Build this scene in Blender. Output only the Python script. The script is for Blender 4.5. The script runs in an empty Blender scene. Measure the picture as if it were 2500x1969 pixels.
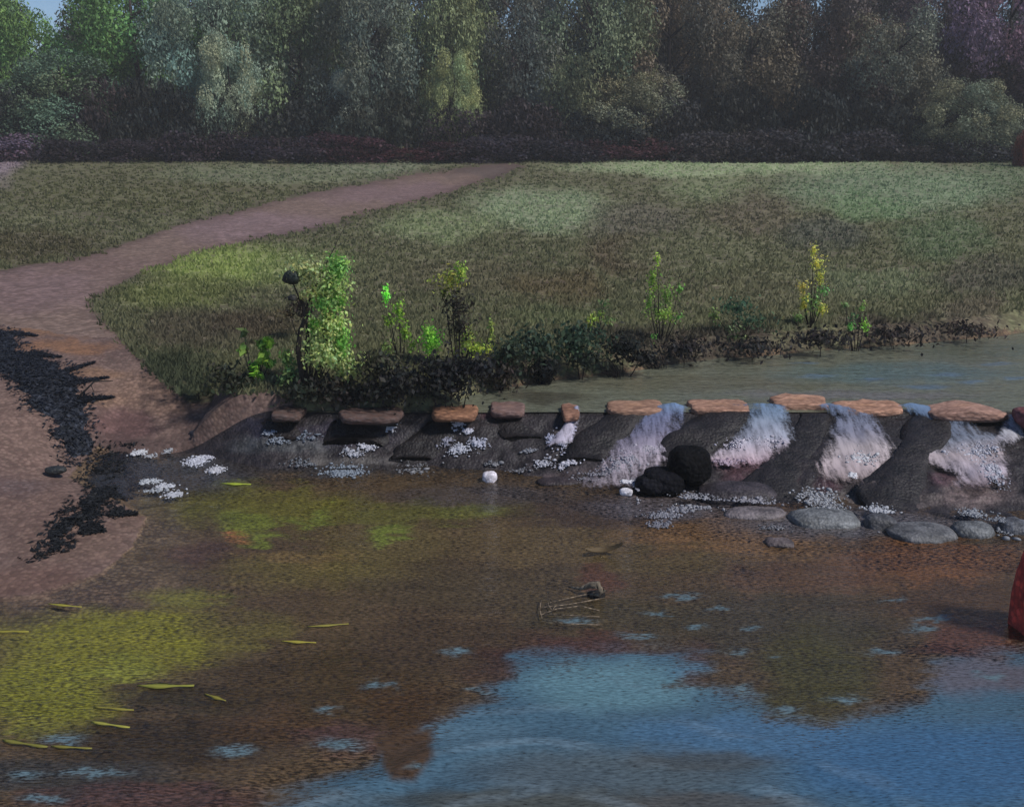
import bpy, math, random
import numpy as np
from mathutils import Vector
random.seed(7); rng = np.random.default_rng(7)
R = math.radians
scn = bpy.context.scene
COL = scn.collection

# ------------------------------------------------------------------ camera
CZ = 5.0; F = 1100.0; PITCH = math.atan(303 / 1100.0)
cam = bpy.data.cameras.new('camera'); cam.lens = 36 * F / 1024; cam.sensor_width = 36
cam.clip_end = 3000; cam.clip_start = 0.1
co = bpy.data.objects.new('camera', cam); COL.objects.link(co)
co.location = (0, 0, CZ); co.rotation_euler = (math.pi / 2 - PITCH, 0, 0); scn.camera = co
S = 1024 / 2169.0                                   # survey units -> render pixels
cp, sp_ = math.cos(PITCH), math.sin(PITCH)
def ray(X, Y):
    a = (np.asarray(X, float) * S - 512); b = (403 - np.asarray(Y, float) * S)
    return a, cp * F + sp_ * b, cp * b - sp_ * F
def W(X, Y, z=0.0):
    dx, dy, dz = ray(X, Y); t = (z - CZ) / dz
    return dx * t, dy * t
def P(x, y, z):
    zz = z - CZ; d = y * cp - zz * sp_; b = y * sp_ + zz * cp
    return (512 + F * x / d) / S, (403 - F * b / d) / S
def at_depth(X, Y, y):
    dx, dy, dz = ray(X, Y); t = y / dy
    return float(dx * t), float(CZ + dz * t)

# ------------------------------------------------------------------ maths
def vnoise(x, y, seed=0):
    x = np.asarray(x, float); y = np.asarray(y, float)
    xi = np.floor(x).astype(np.int64); yi = np.floor(y).astype(np.int64)
    fx = x - xi; fy = y - yi; fx = fx * fx * (3 - 2 * fx); fy = fy * fy * (3 - 2 * fy)
    def h(a, b):
        n = (a * 374761393 + b * 668265263 + seed * 974711) & 0xffffffff
        n = ((n ^ (n >> 13)) * 1274126177) & 0xffffffff
        return ((n ^ (n >> 16)) & 0xffff) / 65535.0
    return (h(xi, yi) * (1 - fx) + h(xi + 1, yi) * fx) * (1 - fy) + (h(xi, yi + 1) * (1 - fx) + h(xi + 1, yi + 1) * fx) * fy
def fbm(x, y, o=4, seed=0):
    s = 0; a = .5; t = 0
    for i in range(o):
        s = s + a * vnoise(x * 2 ** i, y * 2 ** i, seed + i * 17); t += a; a *= .5
    return s / t
def sstep(a, b, x):
    t = np.clip((x - a) / (b - a), 0, 1); return t * t * (3 - 2 * t)
def poly_sd(px, py, poly):          # signed distance, positive inside
    px = np.asarray(px, float); py = np.asarray(py, float)
    d = np.full(px.shape, 1e18); ins = np.zeros(px.shape, bool)
    n = len(poly)
    for i in range(n):
        ax, ay = poly[i]; bx, by = poly[(i + 1) % n]
        ex, ey = bx - ax, by - ay; wx, wy = px - ax, py - ay
        t = np.clip((wx * ex + wy * ey) / (ex * ex + ey * ey + 1e-12), 0, 1)
        d = np.minimum(d, (wx - ex * t) ** 2 + (wy - ey * t) ** 2)
        c = ((ay > py) != (by > py))
        with np.errstate(divide='ignore', invalid='ignore'):
            xx = ax + (py - ay) * ex / (ey if ey else 1e-12)
        ins ^= c & (px < xx)
    return np.where(ins, 1, -1) * np.sqrt(d)
K = 1.0
def lin(c):
    c = np.asarray(c, float) / 255.0
    return np.where(c <= .04045, c / 12.92, ((c + .055) / 1.055) ** 2.4)
def alb(c, k=1.0): return lin(c) / K * k

# ------------------------------------------------------------------ terrain
WY = 15.45                                           # crest line of the weir
low_px = [(560, 872), (430, 872), (330, 905), (215, 955), (165, 1010), (250, 1050), (330, 1085), (300, 1150), (230, 1210), (80, 1260), (-300, 1300), (-900, 1340)]
LOW = [tuple(map(float, W(a, b, 0.05))) for a, b in low_px]
LOW = [(LOW[0][0], WY + .12)] + LOW[1:] + [(-30, 11), (-30, -6), (60, -6), (60, WY + .12)]
up_px = [(985, 846), (1060, 822), (1150, 806), (1300, 790), (1400, 775), (1600, 752), (1800, 738), (2000, 722), (2169, 703), (2600, 660), (3200, 620)]
UP = [(float(W(985, 846, .6)[0]), WY + .1)] + [tuple(map(float, W(a, b, .6))) for a, b in up_px] + [(60, 30), (60, WY + .1)]
def z_land(x, y):
    return .12 + .75 * sstep(11.5, 17, y) + .5 * sstep(20, 90, y) + .22 * (fbm(x * .12, y * .12, 3, 3) - .5) * sstep(18, 30, y) + .03 * (fbm(x * 1.3, y * 1.3, 3, 5) - .5)
def T(x, y):
    x = np.asarray(x, float); y = np.asarray(y, float)
    zl = z_land(x, y)
    wx = x + .35 * (fbm(x * 1.1, y * 1.1, 4, 9) - .5); wy = y + .35 * (fbm(x * 1.1 + 40, y * 1.1, 4, 9) - .5)
    dl = poly_sd(wx, np.where(y > WY - .3, y, wy), LOW)
    du = poly_sd(wx, wy, UP)
    gl = sstep(-5.1, -3.5, x)
    f = np.maximum(1 - np.exp(-np.maximum(-dl, 0) / .9), sstep(WY + .08, WY + .14, y) * gl + sstep(WY - .5, WY + 3.2, y) * (1 - gl))
    z = .0 + zl * f
    z = np.where((dl > 0) & (y < WY + .1), -.02 - np.minimum(dl * .12, .45), z)
    up = y > WY + .1
    zu = np.where(du > 0, .58 - np.minimum(du * .4, .35), .58 + (np.maximum(zl, .7) + .12 - .58) * (1 - np.exp(-np.maximum(-du, 0) / .35)))
    gz = np.maximum(gl, sstep(WY + 2.6, WY + 3.2, y))
    z = np.where(up & (du > -4), zu * gz + z * (1 - gz), z)
    return z
def ground_at(X, Y):
    z = .7
    for i in range(12):
        x, y = W(X, Y, z); z = float(T(x, y)) * .6 + z * .4
    x, y = W(X, Y, z); return float(x), float(y), float(T(x, y))

# ------------------------------------------------------------------ object helpers
def mesh_np(name, V, Fc, mat=None, parent=None, cols=None, smooth=False, fcol=None):
    me = bpy.data.meshes.new(name)
    V = np.asarray(V, np.float32); Fc = np.asarray(Fc, np.int32)
    me.vertices.add(len(V)); me.vertices.foreach_set('co', V.ravel())
    k = Fc.shape[1]; me.loops.add(Fc.size); me.loops.foreach_set('vertex_index', Fc.ravel())
    me.polygons.add(len(Fc)); me.polygons.foreach_set('loop_start', np.arange(0, Fc.size, k, dtype=np.int32))
    try: me.polygons.foreach_set('loop_total', np.full(len(Fc), k, np.int32))
    except Exception: pass
    if smooth: me.polygons.foreach_set('use_smooth', np.ones(len(Fc), bool))
    if cols is not None:
        a = me.color_attributes.new('Col', 'FLOAT_COLOR', 'POINT')
        c = np.ones((len(V), 4), np.float32); c[:, :cols.shape[1]] = cols; a.data.foreach_set('color', c.ravel())
    me.update(calc_edges=True); me.validate()
    o = bpy.data.objects.new(name, me); COL.objects.link(o)
    if mat: me.materials.append(mat)
    if parent: o.parent = parent
    return o
def tag(o, label=None, cat=None, group=None, kind=None):
    if label: o['label'] = label
    if cat: o['category'] = cat
    if group: o['group'] = group
    if kind: o['kind'] = kind
    return o
def empty(name, loc, label, cat, group=None, rz=0):
    o = bpy.data.objects.new(name, None); COL.objects.link(o); o.location = loc; o.rotation_euler = (0, 0, rz)
    o.empty_display_size = .2
    return tag(o, label, cat, group)
class MB:
    def __init__(s): s.v = []; s.f = []; s.c = []
    def add(s, V, Fq, col):
        b = len(s.v); s.v += [tuple(p) for p in V]; s.f += [tuple(i + b for i in q) for q in Fq]
        s.c += [tuple(col)] * len(V) if np.ndim(col) == 1 else [tuple(c) for c in col]
    def tube(s, pts, rad, col, n=7):
        pts = [Vector(p) for p in pts]; V = []; Fq = []
        for i, p in enumerate(pts):
            t = (pts[min(i + 1, len(pts) - 1)] - pts[max(i - 1, 0)]).normalized()
            a = t.orthogonal().normalized() if abs(t.z) < .99 else Vector((1, 0, 0)); a = (a - t * a.dot(t)).normalized(); b = t.cross(a)
            r = rad[i] if hasattr(rad, '__len__') else rad
            for k in range(n):
                an = 2 * math.pi * k / n
                V.append(p + (a * math.cos(an) + b * math.sin(an)) * r)
        for i in range(len(pts) - 1):
            for k in range(n):
                Fq.append((i * n + k, i * n + (k + 1) % n, (i + 1) * n + (k + 1) % n, (i + 1) * n + k))
        Fq.append(tuple(range(n - 1, -1, -1))); Fq.append(tuple(range((len(pts) - 1) * n, len(pts) * n)))
        s.add(V, Fq, col)
    def build(s, name, mat, parent=None, smooth=True):
        me = bpy.data.meshes.new(name); me.from_pydata(s.v, [], s.f)
        a = me.color_attributes.new('Col', 'FLOAT_COLOR', 'POINT')
        c = np.ones((len(s.v), 4), np.float32); c[:, :3] = np.asarray(s.c)[:, :3]; a.data.foreach_set('color', c.ravel())
        if smooth: me.polygons.foreach_set('use_smooth', np.ones(len(me.polygons), bool))
        me.materials.append(mat); me.update()
        o = bpy.data.objects.new(name, me); COL.objects.link(o)
        if parent: o.parent = parent
        return o

# ------------------------------------------------------------------ materials
def new_mat(name):
    m = bpy.data.materials.new(name); m.use_nodes = True; nt = m.node_tree; nt.nodes.clear()
    return m, nt, nt.nodes, nt.links
def N(ns, t, **kw):
    n = ns.new(t)
    for k, v in kw.items():
        if k in n.inputs.keys(): n.inputs[k].default_value = v
        else: setattr(n, k, v)
    return n
def mixc(ns, L, mode, fac, a, b):
    n = ns.new('ShaderNodeMix'); n.data_type = 'RGBA'; n.blend_type = mode
    for s, v in ((n.inputs['Factor'], fac), (n.inputs['A'], a), (n.inputs['B'], b)):
        if hasattr(v, 'is_output'): L.new(v, s)
        elif hasattr(v, '__len__'): s.default_value = tuple(v)[:3] + (1,)
        else: s.default_value = v
    return n.outputs['Result']
def ramp(ns, L, src, a, b, va=0, vb=1):
    n = ns.new('ShaderNodeMapRange'); n.interpolation_type = 'SMOOTHSTEP'
    n.inputs['From Min'].default_value = a; n.inputs['From Max'].default_value = b
    n.inputs['To Min'].default_value = va; n.inputs['To Max'].default_value = vb
    L.new(src, n.inputs['Value']); return n.outputs['Result']
def mat_surface(name, cell=14.0, gap=(.05, .022, .03), gapf=.6, rough=.85, bump=.5, bdist=.02, nscale=3.0, var=.35, stretch=(1, 1, 1), spec=.3, useobj=False, cv=(.75, 1.3), vb=1.0):
    """vertex colour broken up by pebble / tuft cells with a darker earth showing in the gaps"""
    m, nt, ns, L = new_mat(name)
    out = N(ns, 'ShaderNodeOutputMaterial'); b = N(ns, 'ShaderNodeBsdfPrincipled'); L.new(b.outputs[0], out.inputs[0])
    b.inputs['Roughness'].default_value = rough; b.inputs['Specular IOR Level'].default_value = spec
    tc = N(ns, 'ShaderNodeNewGeometry') if not useobj else N(ns, 'ShaderNodeTexCoord')
    mp = N(ns, 'ShaderNodeMapping'); mp.inputs['Scale'].default_value = stretch
    L.new(tc.outputs['Position' if not useobj else 'Object'], mp.inputs['Vector'])
    at = N(ns, 'ShaderNodeVertexColor', layer_name='Col')
    vo = N(ns, 'ShaderNodeTexVoronoi', Scale=cell); vo.feature = 'F1'; L.new(mp.outputs[0], vo.inputs['Vector'])
    n1 = N(ns, 'ShaderNodeTexNoise', Scale=nscale, Detail=6.0, Roughness=.65); L.new(mp.outputs[0], n1.inputs['Vector'])
    n2 = N(ns, 'ShaderNodeTexNoise', Scale=nscale * .35, Detail=4.0); L.new(mp.outputs[0], n2.inputs['Vector'])
    v1 = ramp(ns, L, n1.outputs[0], .3, .7, 1 - var, 1 + var)
    c = mixc(ns, L, 'MULTIPLY', 1.0, at.outputs['Color'], v1)
    sep = N(ns, 'ShaderNodeSeparateColor'); L.new(vo.outputs['Color'], sep.inputs[0])
    v2 = ramp(ns, L, sep.outputs[0], 0, 1, *cv)
    c = mixc(ns, L, 'MULTIPLY', 1.0, c, v2)
    g = ramp(ns, L, vo.outputs['Distance'], .36, .62, 0, 1)
    gm = N(ns, 'ShaderNodeMath', operation='MULTIPLY'); L.new(g, gm.inputs[0]); L.new(ramp(ns, L, n2.outputs[0], .35, .6, gapf * .45, gapf), gm.inputs[1])
    c = mixc(ns, L, 'MIX', gm.outputs[0], c, gap)
    L.new(c, b.inputs['Base Color'])
    hs = N(ns, 'ShaderNodeMath', operation='MULTIPLY_ADD'); L.new(vo.outputs['Distance'], hs.inputs[0]); hs.inputs[1].default_value = -vb; L.new(n1.outputs[0], hs.inputs[2])
    bp = N(ns, 'ShaderNodeBump', Strength=bump, Distance=bdist); L.new(hs.outputs[0], bp.inputs['Height']); L.new(bp.outputs[0], b.inputs['Normal'])
    return m
def mat_leaf(name, tint=True, var=.3, rough=.6, trans=.25):
    m, nt, ns, L = new_mat(name)
    out = N(ns, 'ShaderNodeOutputMaterial')
    at = N(ns, 'ShaderNodeVertexColor', layer_name='Col')
    c = at.outputs['Color']
    if tint:
        oi = N(ns, 'ShaderNodeObjectInfo'); c = mixc(ns, L, 'MULTIPLY', 1.0, c, oi.outputs['Color'])
    g = N(ns, 'ShaderNodeNewGeometry')
    n1 = N(ns, 'ShaderNodeTexNoise', Scale=1.2, Detail=4.0); L.new(g.outputs['Position'], n1.inputs['Vector'])
    c = mixc(ns, L, 'MULTIPLY', 1.0, c, ramp(ns, L, n1.outputs[0], .3, .7, 1 - var, 1 + var))
    b = N(ns, 'ShaderNodeBsdfPrincipled', Roughness=rough); b.inputs['Specular IOR Level'].default_value = .2
    L.new(c, b.inputs['Base Color'])
    t = N(ns, 'ShaderNodeBsdfTranslucent'); L.new(c, t.inputs['Color'])
    mx = N(ns, 'ShaderNodeMixShader', Fac=trans); L.new(b.outputs[0], mx.inputs[1]); L.new(t.outputs[0], mx.inputs[2]); L.new(mx.outputs[0], out.inputs[0])
    return m
def mat_water(name, fine=18.0, bump=.25, rough=.08, fres=1.33):
    """vertex colour = silt tint and painted sky reflection, alpha = how far it hides the bed"""
    m, nt, ns, L = new_mat(name)
    out = N(ns, 'ShaderNodeOutputMaterial')
    at = N(ns, 'ShaderNodeVertexColor', layer_name='Col')
    g = N(ns, 'ShaderNodeNewGeometry')
    mp = N(ns, 'ShaderNodeMapping'); mp.inputs['Scale'].default_value = (.8, 2.6, 1); L.new(g.outputs['Position'], mp.inputs['Vector'])
    n1 = N(ns, 'ShaderNodeTexNoise', Scale=fine, Detail=3.0); L.new(mp.outputs[0], n1.inputs['Vector'])
    n2 = N(ns, 'ShaderNodeTexNoise', Scale=fine * .22, Detail=3.0); L.new(mp.outputs[0], n2.inputs['Vector'])
    sm = N(ns, 'ShaderNodeMath', operation='MULTIPLY_ADD'); L.new(n2.outputs[0], sm.inputs[0]); sm.inputs[1].default_value = 2.0; L.new(n1.outputs[0], sm.inputs[2])
    bp = N(ns, 'ShaderNodeBump', Strength=bump, Distance=.05); L.new(sm.outputs[0], bp.inputs['Height'])
    n3 = N(ns, 'ShaderNodeTexNoise', Scale=fine * 1.6, Detail=3.0, Roughness=.6); L.new(mp.outputs[0], n3.inputs['Vector'])
    c = mixc(ns, L, 'MULTIPLY', 1.0, at.outputs['Color'], ramp(ns, L, n3.outputs[0], .3, .7, .68, 1.28))
    d = N(ns, 'ShaderNodeBsdfDiffuse'); L.new(c, d.inputs['Color']); L.new(bp.outputs[0], d.inputs['Normal'])
    tr = N(ns, 'ShaderNodeBsdfTransparent', Color=(.93, .95, .92, 1))
    # break the edge of the tinted part with the same fine noise
    a = N(ns, 'ShaderNodeMath', operation='MULTIPLY_ADD'); L.new(n3.outputs[0], a.inputs[0]); a.inputs[1].default_value = 2.2
    sub = N(ns, 'ShaderNodeMath', operation='ADD'); L.new(at.outputs['Alpha'], sub.inputs[0]); sub.inputs[1].default_value = -1.1; L.new(sub.outputs[0], a.inputs[2])
    ed = ramp(ns, L, a.outputs[0], .25, .75, 0, .96)
    # where alpha is exactly uniform keep it close to the painted value
    mx = N(ns, 'ShaderNodeMixShader'); L.new(ed, mx.inputs[0]); L.new(tr.outputs[0], mx.inputs[1]); L.new(d.outputs[0], mx.inputs[2])
    gl = N(ns, 'ShaderNodeBsdfGlossy', Roughness=rough); L.new(bp.outputs[0], gl.inputs['Normal'])
    fr = N(ns, 'ShaderNodeFresnel', IOR=fres); L.new(bp.outputs[0], fr.inputs['Normal'])
    m2 = N(ns, 'ShaderNodeMixShader'); L.new(fr.outputs[0], m2.inputs[0]); L.new(mx.outputs[0], m2.inputs[1]); L.new(gl.outputs[0], m2.inputs[2])
    L.new(m2.outputs[0], out.inputs[0])
    return m
MAROON = tuple(alb((58, 40, 42)))
M_grass = mat_surface('meadow_turf', cell=7.5, gap=tuple(alb((74, 58, 52))), gapf=.6, bump=.5, bdist=.05, nscale=1.6, var=.25, rough=.95)
M_path = mat_surface('path_earth', cell=9.0, gap=tuple(alb((96, 76, 66))), gapf=.5, bump=.4, bdist=.03, nscale=2.2, var=.2)
M_sand = mat_surface('wet_sand', cell=17.0, gap=tuple(alb((84, 62, 58))), gapf=.45, bump=.5, bdist=.02, nscale=3.0, var=.14, rough=.8)
M_bed = mat_surface('river_gravel', cell=19.0, gap=tuple(alb((56, 40, 38))), gapf=.6, bump=.6, bdist=.02, nscale=3.5, var=.32, cv=(.85, 1.18))
M_rock = mat_surface('wet_rock', cell=24.0, gap=(.008, .006, .008), gapf=.25, bump=.8, bdist=.05, nscale=5.0, var=.55, rough=.55, spec=.35, cv=(.92, 1.1), vb=.25)
M_slab = mat_surface('buff_stone', cell=16.0, gap=tuple(alb((90, 60, 48))), gapf=.5, bump=.7, bdist=.02, nscale=6.0, var=.25, rough=.85, stretch=(.6, 1.4, 1.4), cv=(.85, 1.15))
M_wood = mat_surface('bark', cell=20.0, gap=(.01, .008, .008), gapf=.7, bump=.8, bdist=.02, nscale=8, var=.3, stretch=(1, 1, .3))
M_leaf = mat_leaf('leaves')
M_leafv = mat_leaf('shrub_leaves', tint=False, var=.12, trans=.35)
M_blade = mat_leaf('grass_blades', tint=False, var=.15, trans=.45)
M_low = mat_water('pool_water', fine=13.0, bump=.3)
M_up = mat_water('upper_water', fine=9.0, bump=.35)

# ------------------------------------------------------------------ ground colours (soil, turf and weed patches, plus tree reflections painted in the river)
def paint(X, Y, base, blobs, seed=0, warp=18):
    C = np.tile(np.asarray(alb(base)), (len(X), 1))
    wx = X + warp * 2 * (fbm(X * .02, Y * .035, 4, seed) - .5) * 2; wy = Y + warp * (fbm(X * .02 + 90, Y * .035, 4, seed + 3) - .5) * 2
    for (cx, cy, rx, ry, c, a) in blobs:
        r = np.sqrt(((wx - cx) / rx) ** 2 + ((wy - cy) / ry) ** 2)
        w = a * (1 - sstep(.45, 1.15, r))
        C = C * (1 - w[:, None]) + np.asarray(alb(c)) * w[:, None]
    return C
MEADOW = [
 (300, 400, 420, 60, (82, 78, 54), .9), (600, 365, 300, 28, (98, 98, 76), .9), (60, 520, 200, 40, (76, 68, 50), .9), (800, 350, 150, 16, (104, 104, 84), .9),
 (0, 330, 60, 60, (128, 108, 118), .8),
 (480, 560, 200, 50, (118, 122, 72), 1), (380, 620, 160, 40, (98, 98, 60), .8), (640, 560, 120, 50, (104, 106, 70), .7),
 (420, 700, 170, 50, (80, 70, 58), .8), (350, 790, 130, 60, (60, 62, 46), .9), (550, 690, 120, 40, (74, 62, 50), .8),
 (1150, 445, 190, 55, (118, 122, 96), .95), (930, 480, 150, 40, (112, 114, 84), .9), (1000, 590, 200, 50, (88, 80, 62), .8),
 (1560, 352, 420, 26, (130, 134, 104), .95), (1500, 395, 120, 30, (106, 108, 80), .8), (1350, 470, 130, 50, (90, 82, 70), .8), (1330, 540, 130, 50, (82, 70, 54), .9),
 (1600, 460, 140, 50, (90, 80, 64), .8), (1450, 530, 160, 50, (92, 88, 66), .8), (1180, 610, 130, 40, (86, 74, 54), .9), (1200, 670, 150, 22, (88, 88, 62), .8),
 (1900, 400, 300, 60, (106, 114, 90), .9), (1830, 440, 120, 40, (96, 110, 78), .6), (2000, 500, 120, 60, (84, 92, 66), .8), (1750, 500, 120, 40, (74, 72, 62), .8),
 (1850, 600, 180, 40, (98, 98, 74), .9), (1600, 620, 200, 50, (90, 84, 64), .8), (2080, 590, 120, 50, (80, 74, 62), .8), (2060, 660, 90, 30, (92, 78, 68), .6),
 (1500, 720, 300, 30, (56, 46, 42), .8), (1950, 690, 220, 24, (62, 50, 46), .8), (2120, 380, 80, 50, (88, 96, 72), .7),
]
PATHB = [(60, 610, 200, 60, (120, 98, 96), .9), (560, 480, 220, 40, (128, 106, 108), .8), (850, 410, 220, 30, (122, 100, 100), .9), (1030, 362, 110, 20, (92, 80, 76), .9),
 (200, 560, 120, 30, (114, 92, 88), .6), (300, 650, 100, 40, (112, 94, 92), .5)]
SANDB = [(100, 700, 140, 20, (128, 96, 72), .9), (150, 735, 120, 16, (136, 98, 70), .85), (200, 790, 80, 14, (128, 98, 74), .7), (210, 850, 80, 18, (122, 96, 74), .6),
 (330, 830, 150, 60, (132, 106, 90), .7), (60, 900, 130, 120, (118, 96, 86), .8), (250, 900, 80, 40, (98, 70, 70), .7), (60, 1080, 160, 60, (112, 90, 80), .7), (30, 1030, 80, 25, (98, 84, 84), .6),
 (150, 1150, 160, 60, (112, 90, 78), .7), (300, 1100, 70, 30, (112, 90, 78), .7), (60, 1230, 160, 40, (104, 80, 70), .8), (470, 860, 80, 14, (132, 108, 94), .8),
 (290, 940, 110, 26, (62, 50, 50), .7)]
BED_REFL = [
 (150, 1230, 300, 60, (112, 92, 82), .9), (330, 1120, 90, 50, (110, 90, 78), .8),
 (1500, 1080, 700, 50, (74, 58, 54), .8),
 (560, 1075, 260, 52, (108, 102, 50), .9), (500, 1020, 60, 14, (140, 148, 62), .8), (520, 1110, 80, 24, (116, 122, 56), .9), (660, 1100, 50, 14, (116, 124, 60), .8), (900, 1085, 220, 34, (104, 100, 56), .9),
 (850, 1150, 200, 40, (106, 92, 64), .8), (1000, 1080, 60, 16, (106, 110, 62), .7),
 (430, 1170, 110, 30, (88, 62, 64), .7), (490, 1125, 34, 12, (164, 106, 78), .9), (200, 1270, 240, 40, (100, 80, 74), .8), (700, 1210, 260, 50, (108, 94, 60), .9), (840, 1130, 40, 24, (118, 130, 60), .8),
 (560, 1140, 60, 12, (124, 134, 60), .8), (640, 1180, 130, 16, (130, 104, 74), .6),
 (230, 1360, 300, 80, (126, 120, 48), 1), (90, 1470, 190, 100, (124, 120, 46), 1), (400, 1270, 120, 30, (118, 112, 58), .9), (520, 1330, 140, 40, (106, 96, 52), .7),
 (250, 1420, 120, 30, (130, 130, 56), .8), (60, 1550, 100, 20, (122, 118, 50), .8),
 (420, 1480, 200, 40, (56, 48, 36), .9), (700, 1440, 330, 90, (74, 58, 42), .9), (350, 1570, 300, 60, (58, 46, 36), .9), (600, 1540, 200, 50, (82, 60, 44), .8), (950, 1360, 260, 60, (78, 62, 50), .9),
 (730, 1560, 140, 40, (84, 60, 66), .7), (860, 1510, 120, 70, (78, 56, 38), .9), (150, 1640, 300, 50, (64, 60, 62), .9), (300, 1690, 300, 40, (82, 58, 62), .8),
 (1000, 1240, 300, 60, (86, 72, 58), .9), (1150, 1150, 260, 50, (104, 86, 64), .9), (1560, 1130, 260, 60, (126, 94, 68), .95), (1400, 1190, 200, 40, (98, 82, 60), .8), (1950, 1190, 260, 70, (118, 80, 58), .95), (1700, 1220, 200, 40, (100, 74, 62), .8),
 (1275, 1220, 50, 34, (98, 64, 60), .7), (1300, 1300, 260, 50, (78, 68, 54), .9), (1650, 1330, 300, 90, (74, 66, 58), .9), (1730, 1430, 160, 120, (78, 72, 50), 1), (2040, 1280, 180, 50, (84, 62, 50), .8),  # olive patch beside the blue water is a painted tree crown reflection
 (2060, 1360, 120, 60, (96, 60, 58), .7), (1450, 1400, 80, 50, (84, 62, 64), .8), (1200, 1380, 220, 40, (84, 54, 54), .8), (2100, 1480, 90, 60, (96, 60, 60), .6), (1550, 1440, 80, 30, (80, 66, 54), .9), (1100, 1420, 140, 60, (72, 52, 50), .7),
]

# ------------------------------------------------------------------ terrain sheets
def rows():
    r = [-4, -2, 0, 2, 4]
    v = np.linspace(1450, 372, 470); d = []
    for q in v: d.append(float(W(1000, q * 1.5 if False else q * 1.45, 0.0)[1]) if False else None)
    y = 5.0; out = []
    while y < 120:
        out.append(y); y += max(.02, .0028 * y * (1 + y / 22))
    while y < 900: out.append(y); y *= 1.15
    return np.array([-6, -3, -1, 1, 2.5, 4] + out)
yy = rows()
s_in = np.linspace(-.53, .53, 430); s_out = np.concatenate([-np.geomspace(.54, 2.4, 22)[::-1], s_in, np.geomspace(.54, 2.4, 22)])
SS, YY = np.meshgrid(s_out, yy); XX = SS * (np.maximum(YY, 0) + .0 + np.where(YY < 7, 7 - np.maximum(YY, 0), 0))
x = XX.ravel(); y = YY.ravel(); z = T(x, y)
nr, nc = YY.shape
idx = np.arange(nr * nc).reshape(nr, nc)
quads = np.stack([idx[:-1, :-1], idx[:-1, 1:], idx[1:, 1:], idx[1:, :-1]], -1).reshape(-1, 4)
zl = z_land(x, y)
PX, PY = P(x, np.maximum(y, 4.5), np.where((y > 16) & ~((x < -3.4) & (y < 19.5)), zl, z))
inlow = poly_sd(x, y, LOW)
cx = PX; cy = PY
wob = 16 * (fbm(x * .9, y * .5, 4, 21) - .5)
path_poly = [(-1800, 640), (0, 575), (180, 545), (400, 472), (640, 412), (860, 372), (980, 354), (1070, 346), (1110, 352), (1060, 374), (900, 422), (640, 490), (420, 532), (270, 590), (190, 640), (196, 660), (262, 724), (332, 802), (402, 852),
             (560, 856), (560, 872), (430, 900), (200, 1300), (-200, 1500), (-1800, 1700)]
dpath = poly_sd(cx + wob, cy + wob * .6, path_poly)
zone = np.zeros(len(x), int)                                   # 0 meadow 1 path 2 sand 3 bed
zone[(dpath > 0)] = 1
zone[(dpath > 0) & (cy > 690 + .12 * cx + wob)] = 2
zone[(y < WY) & (inlow < .1) & (inlow > -40)] = np.where(zone[(y < WY) & (inlow < .1) & (inlow > -40)] == 0, 2, zone[(y < WY) & (inlow < .1) & (inlow > -40)])
du_all = poly_sd(x, y, UP)
zone[(zone == 0) & (x > -6) & (x < -3.2) & (y > 15) & (y < 16.3 + .5 * fbm(x * 3, y * 3, 3, 97))] = 2
zone[((y < WY + .02) & (inlow > -.12)) | ((du_all > -.02))] = 3
C = np.zeros((len(x), 3))
for k, (base, bl) in enumerate([((88, 84, 62), MEADOW), ((122, 102, 92), PATHB), ((112, 92, 84), SANDB), ((96, 78, 64), BED_REFL)]):
    mk = zone == k; gain = (np.array([1.44, 1.56, 1.5]), .98, .92, 1.2)[k]
    # blend colours softly over the neighbouring zones too
    C[mk] = paint(PX[mk], PY[mk], base, bl, 31 + k) * gain * (np.array([1, 1.02, .88]) if k == 3 else 1)
# worn, darker turf lip along the path edge
e = np.exp(-(dpath / 9.0) ** 2) * (zone != 3) * (y > 14)
C = C * (1 - .55 * e[:, None]) + np.asarray(alb((66, 50, 46))) * .55 * e[:, None]
fz = zone[quads[:, 0]]
names = [('meadow', M_grass), ('path', M_path), ('sand_bank', M_sand), ('river_bed', M_bed)]
for k, (nm, m) in enumerate(names):
    q = quads[fz == k]; u, inv = np.unique(q, return_inverse=True)
    o = mesh_np(nm, np.stack([x, y, z], 1)[u], inv.reshape(q.shape), m, cols=C[u], smooth=True)
    tag(o, kind='structure')

# ------------------------------------------------------------------ water
def water_sheet(name, xs, ys, zlev, mat, fn):
    X_, Y_ = np.meshgrid(xs, ys); X1 = X_.ravel(); Y1 = Y_.ravel()
    zz, cols = fn(X1, Y1, zlev)
    n1, n2 = X_.shape; ii = np.arange(n1 * n2).reshape(n1, n2)
    q = np.stack([ii[:-1, :-1], ii[:-1, 1:], ii[1:, 1:], ii[1:, :-1]], -1).reshape(-1, 4)
    o = mesh_np(name, np.stack([X1, Y1, zz], 1), q, mat, cols=cols, smooth=True)
    return tag(o, kind='structure')
sky_refl_poly = [(440, 1760), (520, 1665), (640, 1642), (720, 1622), (800, 1600), (850, 1560), (940, 1520), (1000, 1480), (1050, 1462), (1085, 1420), (1110, 1385), (1250, 1392), (1330, 1380), (1420, 1382), (1500, 1400), (1440, 1440), (1520, 1470), (1600, 1492), (1650, 1528), (1740, 1536), (1840, 1505), (1960, 1490), (1960, 1440), (2010, 1400), (2120, 1390), (2400, 1330), (3400, 1300), (3600, 2600), (300, 2600)]  # outline of the sky reflection painted blue into the water
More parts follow.
